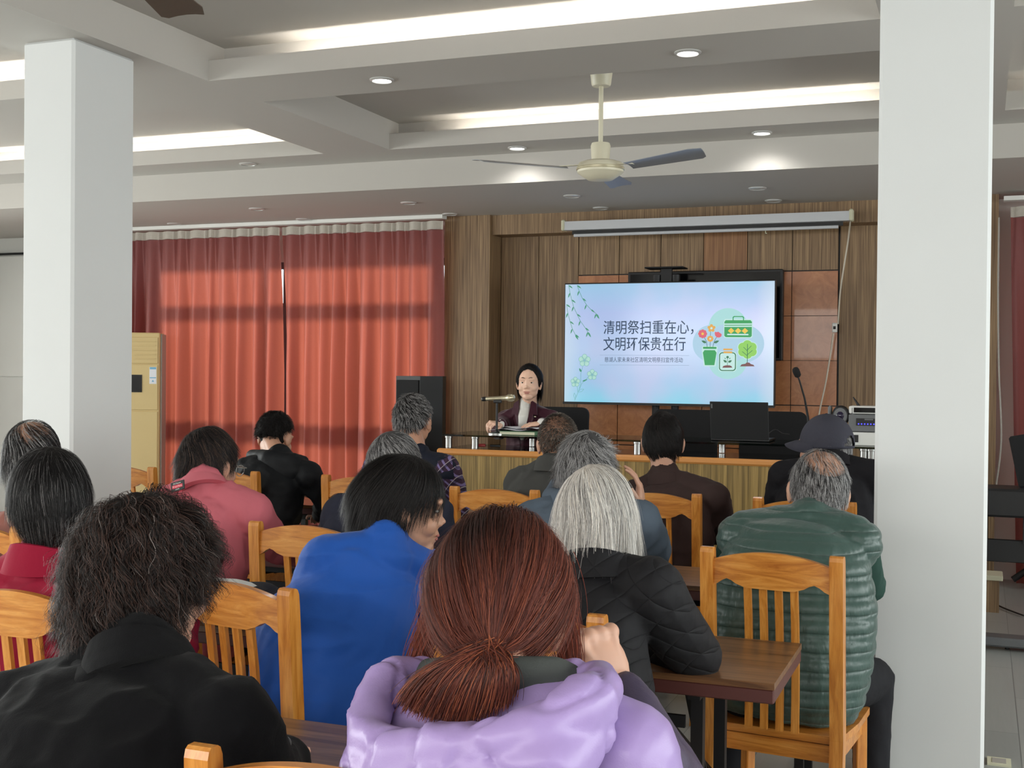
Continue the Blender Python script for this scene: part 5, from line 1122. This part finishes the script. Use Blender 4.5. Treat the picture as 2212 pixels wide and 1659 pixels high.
# patch on the pink back
c = atz(384, 1049, at(384, 1049, 3.49)[2]); q0, q1, q3 = at(370, 1046, 3.485), at(397, 1038, 3.485), at(371, 1058, 3.48); ux = unit(q1-q0); uz = unit((q0-q3)-ux*np.dot(q0-q3, ux)); nrm = unit(np.cross(ux, uz)); w_, h_ = np.linalg.norm(q1-q0), .034
cen = at(384, 1050, 3.485)-p7['org']; Rp = np.stack([ux, -nrm if nrm[1] > 0 else nrm, uz], 1); Rp[:, 1] = np.cross(Rp[:, 2], Rp[:, 0])
pt = MB().box(cen, (w_+.004, .004, h_), R=Rp, ch=.001).build('patch', 'dark_plastic', p7['root'])
plain('patch_red', (226, 70, 92), .7)
MB().box(cen-Rp[:, 1]*.0024+Rp[:, 2]*-.001, (w_*.8, .001, .011), R=Rp).build('red_band', 'patch_red', pt)
def ptext(s, dz, sz, mat, width):
    def pl(co): return np.array([cen-Rp[:, 1]*.0032+Rp[:, 0]*(x-width/2)+Rp[:, 2]*(y+dz) for x, y, z in co])
    text('lettering', s, 0, 0, sz, mat, par=pt, place=pl, width=width)
ptext('ZXCNhumor', .007, .008, 'white_plastic', w_*.62); ptext('W asd Pama', -.004, .009, 'white_plastic', w_*.76); ptext('ujeh', -.013, .007, 'white_plastic', w_*.3)
# 8 navy jacket man
person('grey-haired man in a plain dark navy jacket, left of the woman in blue', (853, 1014, 3.88), (838, 1082, 3.76), (738, 1112, 3.72), (935, 1112, 3.74), (-2.02, 3.64), hyaw=-8, hpitch=-14, hs=1.08, jm='navy_cloth2', vox=.010, fat=1.12, eL=(712, 1180, 3.86),
  h=dict(n=5500, len=.06, seg=8, th=.05, base='hair_base_grey', cols=grey(.45), w=.0015, swirl=.8, crown=(.05, -.45, .88), jit=.15, rnd=.1, lift=.2))
# 9 slate hoodie man, hand at his face
p9 = person('man with tousled grey hair in a slate grey hoodie, hand raised to his face', (1268, 1022, 3.95), (1262, 1085, 3.85), (1152, 1125, 3.82), (1382, 1130, 3.84), (-1.31, 3.68), hyaw=-4, hpitch=-16, hs=1.10, jm='slate_hoodie', vox=.009, fat=1.15, slr=1.1,
  eR=(1412, 1190, 3.98), wR=(1386, 1100, 4.06), hand_R=dict(fwd=unit((-.10, -.02, .95)), up=unit((.9, .2, .1)), curl=(.3, .35, .3)),
  h=dict(n=6500, len=.06, seg=9, th=.10, base='hair_base_grey', cols=grey(.75), w=.0015, swirl=.9, crown=(.35, -.5, .8), jit=.35, rnd=.2, lift=.45, freq=8))
part(p9, 'hood', [cap(at(1192, 1075, 3.90), at(1225, 1085, 3.78), .036, .04), cap(at(1225, 1085, 3.78), at(1290, 1090, 3.76), .04, .042), cap(at(1290, 1090, 3.76), at(1335, 1075, 3.88), .042, .034), cap(at(1192, 1075, 3.90), at(1200, 1045, 3.98), .034, .02)], .008, 'slate_hoodie', 4, folds(.004, 14, 3))
# 10 green quilted vest
p10 = person('man with a bald crown in a dark green quilted vest, by the right pillar', (1768, 1062, 3.96), (1748, 1122, 3.84), (1606, 1162, 3.80), (1846, 1172, 3.82), (-.555, 3.69), hyaw=12, hpitch=-20, hroll=7, hs=1.10, jm='green_quilt', sleeve='green_sleeve', vox=.007, fat=1.30, bulge=.06, jname='vest', slr=1.05, skin='skin_tan', gap=.02,
  eL=(1572, 1235, 3.98), eR=(1872, 1262, 4.0), wL=(1600, 1240, 4.2), wR=(1800, 1260, 4.18), knees=[(-.78, 4.05, .50), (-.315, 4.04, .50)], jd=lambda co, no: .007*np.abs(np.sin((co[:, 2]+.016*nz(co, 3, 3))*58.1))**.5+.004*nz(co, 22, 1, (1, 1, .4)),
  wid=[.155, .172, .178, .18, .178, .158, .135, .07], 
  h=dict(n=6000, len=.038, seg=7, th=.045, base='hair_base_grey', cols=grey(.5), w=.0014, swirl=.5, crown=(.05, -.2, 1), bald=((.12, -.58, .80), 1.08, .10), jit=.2, rnd=.14, lift=.25, hang=.3))
# 11 black hooded jacket
p11 = person('man with short black hair in a black hooded jacket, head bowed', (594, 944, 5.46), (604, 988, 5.34), (532, 1018, 5.30), (668, 1028, 5.32), (-3.50, 5.30), yaw=-8, hyaw=2, hpitch=-24, hs=1.08, jm='black_nylon', vox=.011, fat=1.15, eR=(704, 1085, 5.42), wR=(690, 1110, 5.65), skin='skin_tan',
  h=dict(n=3500, len=.022, seg=4, th=.045, base='hair_base_dark', cols=BLK, w=.002, swirl=.3, crown=(0, -.3, .9), lift=1.0, line=[-.60, -.55, -.25, .0, .1, .42, .62, .68]))
part(p11, 'hood', [cap(at(545, 985, 5.40), at(580, 990, 5.29), .035, .045), cap(at(580, 990, 5.29), at(634, 996, 5.29), .045, .042), cap(at(634, 996, 5.29), at(656, 996, 5.40), .042, .03), ell(at(600, 1022, 5.28), (.12, .05, .09)), cap(at(560, 1010, 5.29), at(640, 1015, 5.29), .05, .05)], .010, 'black_nylon', 8, folds(.003, 8, 1))
# 12 navy vest, plaid sleeves
p12 = person('man with short grizzled hair in a navy vest with checked purple sleeves', (893, 908, 5.36), (900, 985, 5.28), (815, 1012, 5.27), (962, 1015, 5.27), (-2.74, 5.29), hyaw=0, hpitch=-6, hs=1.06, jm='navy_vest', sleeve='plaid', jname='vest', vox=.010, slr=1.15, wid=[.15, .165, .162, .155, .150, .148, .13, .07], eR=(988, 1090, 5.40), wR=(965, 1100, 5.62), skin='skin_tan',
  h=dict(n=4500, len=.035, seg=6, th=.035, base='hair_base_dark', cols=grey(.32), w=.0019, swirl=1.0, crown=(0, -.35, .9), lift=.7, rnd=.2, line=[-.7, -.66, -.35, -.05, .05, .42, .62, .68]))
# 13 buzz-cut grey fleece
person('man with a brown-grey buzz cut in a dark grey fleece', (1205, 958, 5.18), (1196, 1004, 5.10), (1122, 1045, 5.08), (1268, 1045, 5.10), (-1.90, 5.03), hyaw=22, hpitch=-10, hs=1.08, jm='grey_fleece', collar=('grey_fleece', .055, .068), vox=.010, fat=1.12, skin='skin_tan',
  h=dict(n=10000, len=.012, seg=3, th=.012, base=None, cols=[(4, (70, 62, 56)), (4, (128, 120, 112)), (2, (44, 40, 38))], w=.0024, lift=1.2, crown=(0, -.3, .9), line=[-.78, -.75, -.5, -.1, .0, .42, .62, .68]))
# 14 dark brown jacket
p14 = person('man with combed black hair in a dark brown jacket with a flat collar', (1432, 955, 5.36), (1436, 1028, 5.28), (1378, 1070, 5.24), (1540, 1075, 5.24), (-1.29, 5.18), hyaw=12, hpitch=-4, hs=1.10, jm='brown_jacket', vox=.010, collar=('brown_jacket', .035, .072), fat=1.1, slr=1.1, eR=(1560, 1140, 5.38),
  h=dict(n=5500, len=.05, seg=8, th=.05, base='hair_base_dark', cols=BLK, w=.0016, swirl=.9, crown=(.15, -.4, .9), jit=.12, rnd=.05, lift=.15, hang=.3, line=[-.72, -.7, -.45, -.1, .0, .42, .62, .68]))
part(p14, 'collar_flap', [cap(p14['NB']+A3(-.085, .0, -.01), p14['NB']+A3(-.075, -.06, -.045), .016, .02), cap(p14['NB']+A3(-.075, -.06, -.045), p14['NB']+A3(.075, -.06, -.045), .022, .022), cap(p14['NB']+A3(.075, -.06, -.045), p14['NB']+A3(.095, .0, -.02), .02, .016)], .008, 'brown_jacket', 3)
# 15 man with cap
p15 = person('man in a dark baseball cap and a black jacket with pale seams', (1781, 968, 5.32), (1796, 1000, 5.24), (1695, 1030, 5.20), (1885, 1030, 5.22), (-.645, 5.16), hyaw=62, hpitch=-2, hs=1.08, jm='black_denim', vox=.010, collar=('black_denim', .05, .075), fat=1.15, skin='skin_tan',
  h=dict(n=3500, len=.03, seg=5, th=.02, base='hair_base_grey', cols=grey(.6), w=.0018, swirl=.2, lift=.2, crown=(0, -.2, 1)))
nu, nv = 48, 20; v = []; f = []
for i in range(nv+1):
    for j in range(nu):
        a = 2*PI*j/nu; e = PI*.5*i/nv*1.13; q = A3(math.sin(e)*math.cos(a), math.sin(e)*math.sin(a), math.cos(e)); r_ = 1.10-.05*max(0, math.cos(e))+.006*math.cos(6*a)
        v.append(p15['hp'](*(HC+A3(0, 0, .006)+q*HR*r_))-p15['org'])
f = [(i*nu+j, i*nu+(j+1) % nu, (i+1)*nu+(j+1) % nu, (i+1)*nu+j) for i in range(nv) for j in range(nu) if not (i > nv*.70 and abs(((j+.5)/nu*2*PI)-1.5*PI) < .34*math.sqrt(max(0, (i/nv-.70)/.2)) and i < nv*.93)]
me = bpy.data.meshes.new('cap'); me.from_pydata([tuple(p) for p in v], [], f); me.polygons.foreach_set('use_smooth', [True]*len(f)); cp = mesh_obj('cap', me, p15['root'], ['cap_cloth']); sd_ = cp.modifiers.new('s', 'SOLIDIFY'); sd_.thickness = .003
cp['label'] = 'dark grey baseball cap'
v = []; n = 20
for i in range(n+1):
    a = PI*(i/n); 
    for k, (rr, dz) in enumerate(((1.04, 0), (1.45, -.006), (1.90, -.018))):
        x = math.cos(a)*HR[0]*(1.04+.12*k*.5); y = math.sin(a)*HR[1]*rr; v.append(p15['hp'](x, HC[1]+y*1.0, HC[2]+.014+dz-.016*abs(math.cos(a))**2*k)-p15['org'])
f = [(i*3+k, i*3+3+k, i*3+4+k, i*3+1+k) for i in range(n) for k in (0, 1)]
me = bpy.data.meshes.new('brim'); me.from_pydata([tuple(p) for p in v], [], f); me.polygons.foreach_set('use_smooth', [True]*len(f)); b_ = mesh_obj('brim', me, cp, ['cap_cloth']); m_ = b_.modifiers.new('s', 'SOLIDIFY'); m_.thickness = .004
MB().lathe([(.007, 0), (.006, .004), (.002, .006)], p15['hp'](*(HC+A3(0, 0, .006+HR[2]*1.05)))-p15['org'], 12, p15['Rh']@A3(0, 0, 1)).build('cap_button', 'cap_cloth', cp, True)
# 16 presenter
p16 = person('woman presenter in a dark maroon velvet blazer over a white top, speaking behind the desk', (1143, 828, 8.10), (1143, 880, 8.20), (1196, 908, 8.20), (1092, 908, 8.20), (-3.03, 8.28), yaw=180, hyaw=190, hpitch=-2, hs=1.04, skin='skin_pale', jm='maroon_velvet', jname='blazer', vox=.0075, bvox=.0040, seat_z=.74, floor_z=.2, bulge=.0, dep=.9, gap=.008, feet=False,
  eL=(1215, 935, 8.02), wL=(1170, 914, 7.86), eR=(1078, 932, 8.02), wR=(1082, 915, 7.80), hand_L=dict(fwd=unit((-.75, -.35, -.12)), up=unit((.05, -.15, 1)), curl=(.15, .35, .2), spread=.12), hand_R=dict(fwd=unit((-.45, -.85, .05)), up=unit((.3, -.1, 1)), curl=(.75, .9, .5)),
  face=1.0, h=dict(n=7000, len=.11, seg=12, th=.17, base='hair_base_dark', cols=BLK, w=.0018, swirl=0, crown=(.12, .75, .65), comb=(0, -.55, 0), grav=.12, hang=.7, jit=.05, rnd=.03, lift=.12, line=[-.9, -.88, -.85, -.7, -.52, .12, .62, .74]))
O = p16['org']; NB = p16['NB']
# white top shown between the lapels, standing neck
m = MB(); pts = [(-.034, .035), (.034, .035), (.040, 0), (.038, -.10), (.006, -.235), (-.006, -.235), (-.038, -.10), (-.040, 0)]
fr = [A3(NB[0]+x, 8.20-.088-.035*min(1, max(0, -z/.12))-.006*math.cos(x*30), NB[2]+z)-O for x, z in pts]
part(p16, 'white_top', [cap(NB+A3(0, -.04, .045), NB+A3(0, -.05, -.0), .052, .056), loft([(NB+A3(0, -.055, 0), (1, 0, 0), (0, 1, 0), .05, .045), (NB+A3(0, -.075, -.06), (1, 0, 0), (0, 1, 0), .052, .06), (NB+A3(.0, -.08, -.14), (1, 0, 0), (0, 1, 0), .044, .068), (NB+A3(.0, -.085, -.23), (1, 0, 0), (0, 1, 0), .018, .070)])], .006, 'white_knit', 3)
for s in (-1, 1):
    m = MB(); pl = [(s*.048, .055), (s*.085, .03), (s*.10, -.05), (s*.068, -.045), (s*.075, -.075), (s*.012, -.27), (s*.022, -.16), (s*.040, -.06)]
    P3 = [A3(NB[0]+x, 8.20-.098-.050*min(1, max(0, (.05-z)/.16))+abs(x)*.25, NB[2]+z)-O for x, z in pl]
    m.add(P3+[p+A3(0, .012, 0) for p in P3], [tuple(range(8)), tuple(range(8, 16))[::-1]]+[(i, (i+1) % 8, 8+(i+1) % 8, 8+i) for i in range(8)]); m.build('lapel', 'maroon_velvet', p16['root'])
MB().box(A3(NB[0]+.085, 8.20-.105, NB[2]-.062)-O, (.014, .003, .006)).build('pin', 'mic_gold', p16['root'])
for w_, e_ in ((at(1170, 914, 7.86), at(1215, 935, 8.02)), (at(1082, 915, 7.80), at(1078, 932, 8.02))):
    d = unit(e_-w_); part(p16, 'cuff', [cap(w_+d*.002, w_+d*.03, .036, .038)], .006, 'white_knit', 2)
# ------------------------------------------------------------------ daylight, added fill lights, camera, view
wd_ = bpy.data.worlds.new('World'); bpy.context.scene.world = wd_; wd_.use_nodes = True
wn = wd_.node_tree.nodes['Background']; wn.inputs[0].default_value = (.86, .93, 1, 1); wn.inputs[1].default_value = 3.0
def area(name, loc, rot, sx, sy, e, col=(1, .98, .95)):
    L = bpy.data.lights.new(name, 'AREA'); L.shape = 'RECTANGLE'; L.size = sx; L.size_y = sy; L.energy = e; L.color = col
    o = bpy.data.objects.new(name, L); C.objects.link(o); o.location = loc; o.rotation_euler = rot; return o
area('left_fill_light', (XL-.25, 2.5, 1.75), (0, -PI/2+.55, 0), 1.7, 10.2, 640, (1, .985, .95))  # area lamp outside the unseen left window, lengthened to brighten the stage end
area('right_fill_light', (XR+.25, 2.6, 1.75), (0, PI/2-.55, 0), 1.7, 10, 330, (1, .985, .95))  # added lamp outside the unseen right window, lifts the stage end
area('back_fill_light', (-2.5, YB+.02, 1.8), (PI/2-.35, 0, 0), 8, 1.7, 400, (1, .99, .96))  # added lamp inside the closed back wall, lights pillar fronts and people's backs
SL_ = bpy.data.lights.new('sun', 'SUN'); SL_.energy = 5.5; SL_.angle = math.radians(9); SL_.color = (1, .97, .9)
so = bpy.data.objects.new('sun', SL_); C.objects.link(so); so.rotation_euler = Vector((.10, -1, -.10)).to_track_quat('-Z', 'Y').to_euler()
cam = bpy.data.cameras.new('Camera'); co = bpy.data.objects.new('Camera', cam); C.objects.link(co)
cam.sensor_fit = 'HORIZONTAL'; cam.sensor_width = 36; cam.lens = FOC/2212*36; cam.clip_start = .05
co.matrix_world = Matrix(((CR[0], CU[0], -_F[0], 0), (CR[1], CU[1], -_F[1], 0), (CR[2], CU[2], -_F[2], EYE), (0, 0, 0, 1)))
sc = bpy.context.scene; sc.camera = co
sc.view_settings.view_transform = 'Standard'; sc.view_settings.look = 'None'; sc.view_settings.exposure = -.08; sc.view_settings.gamma = 1
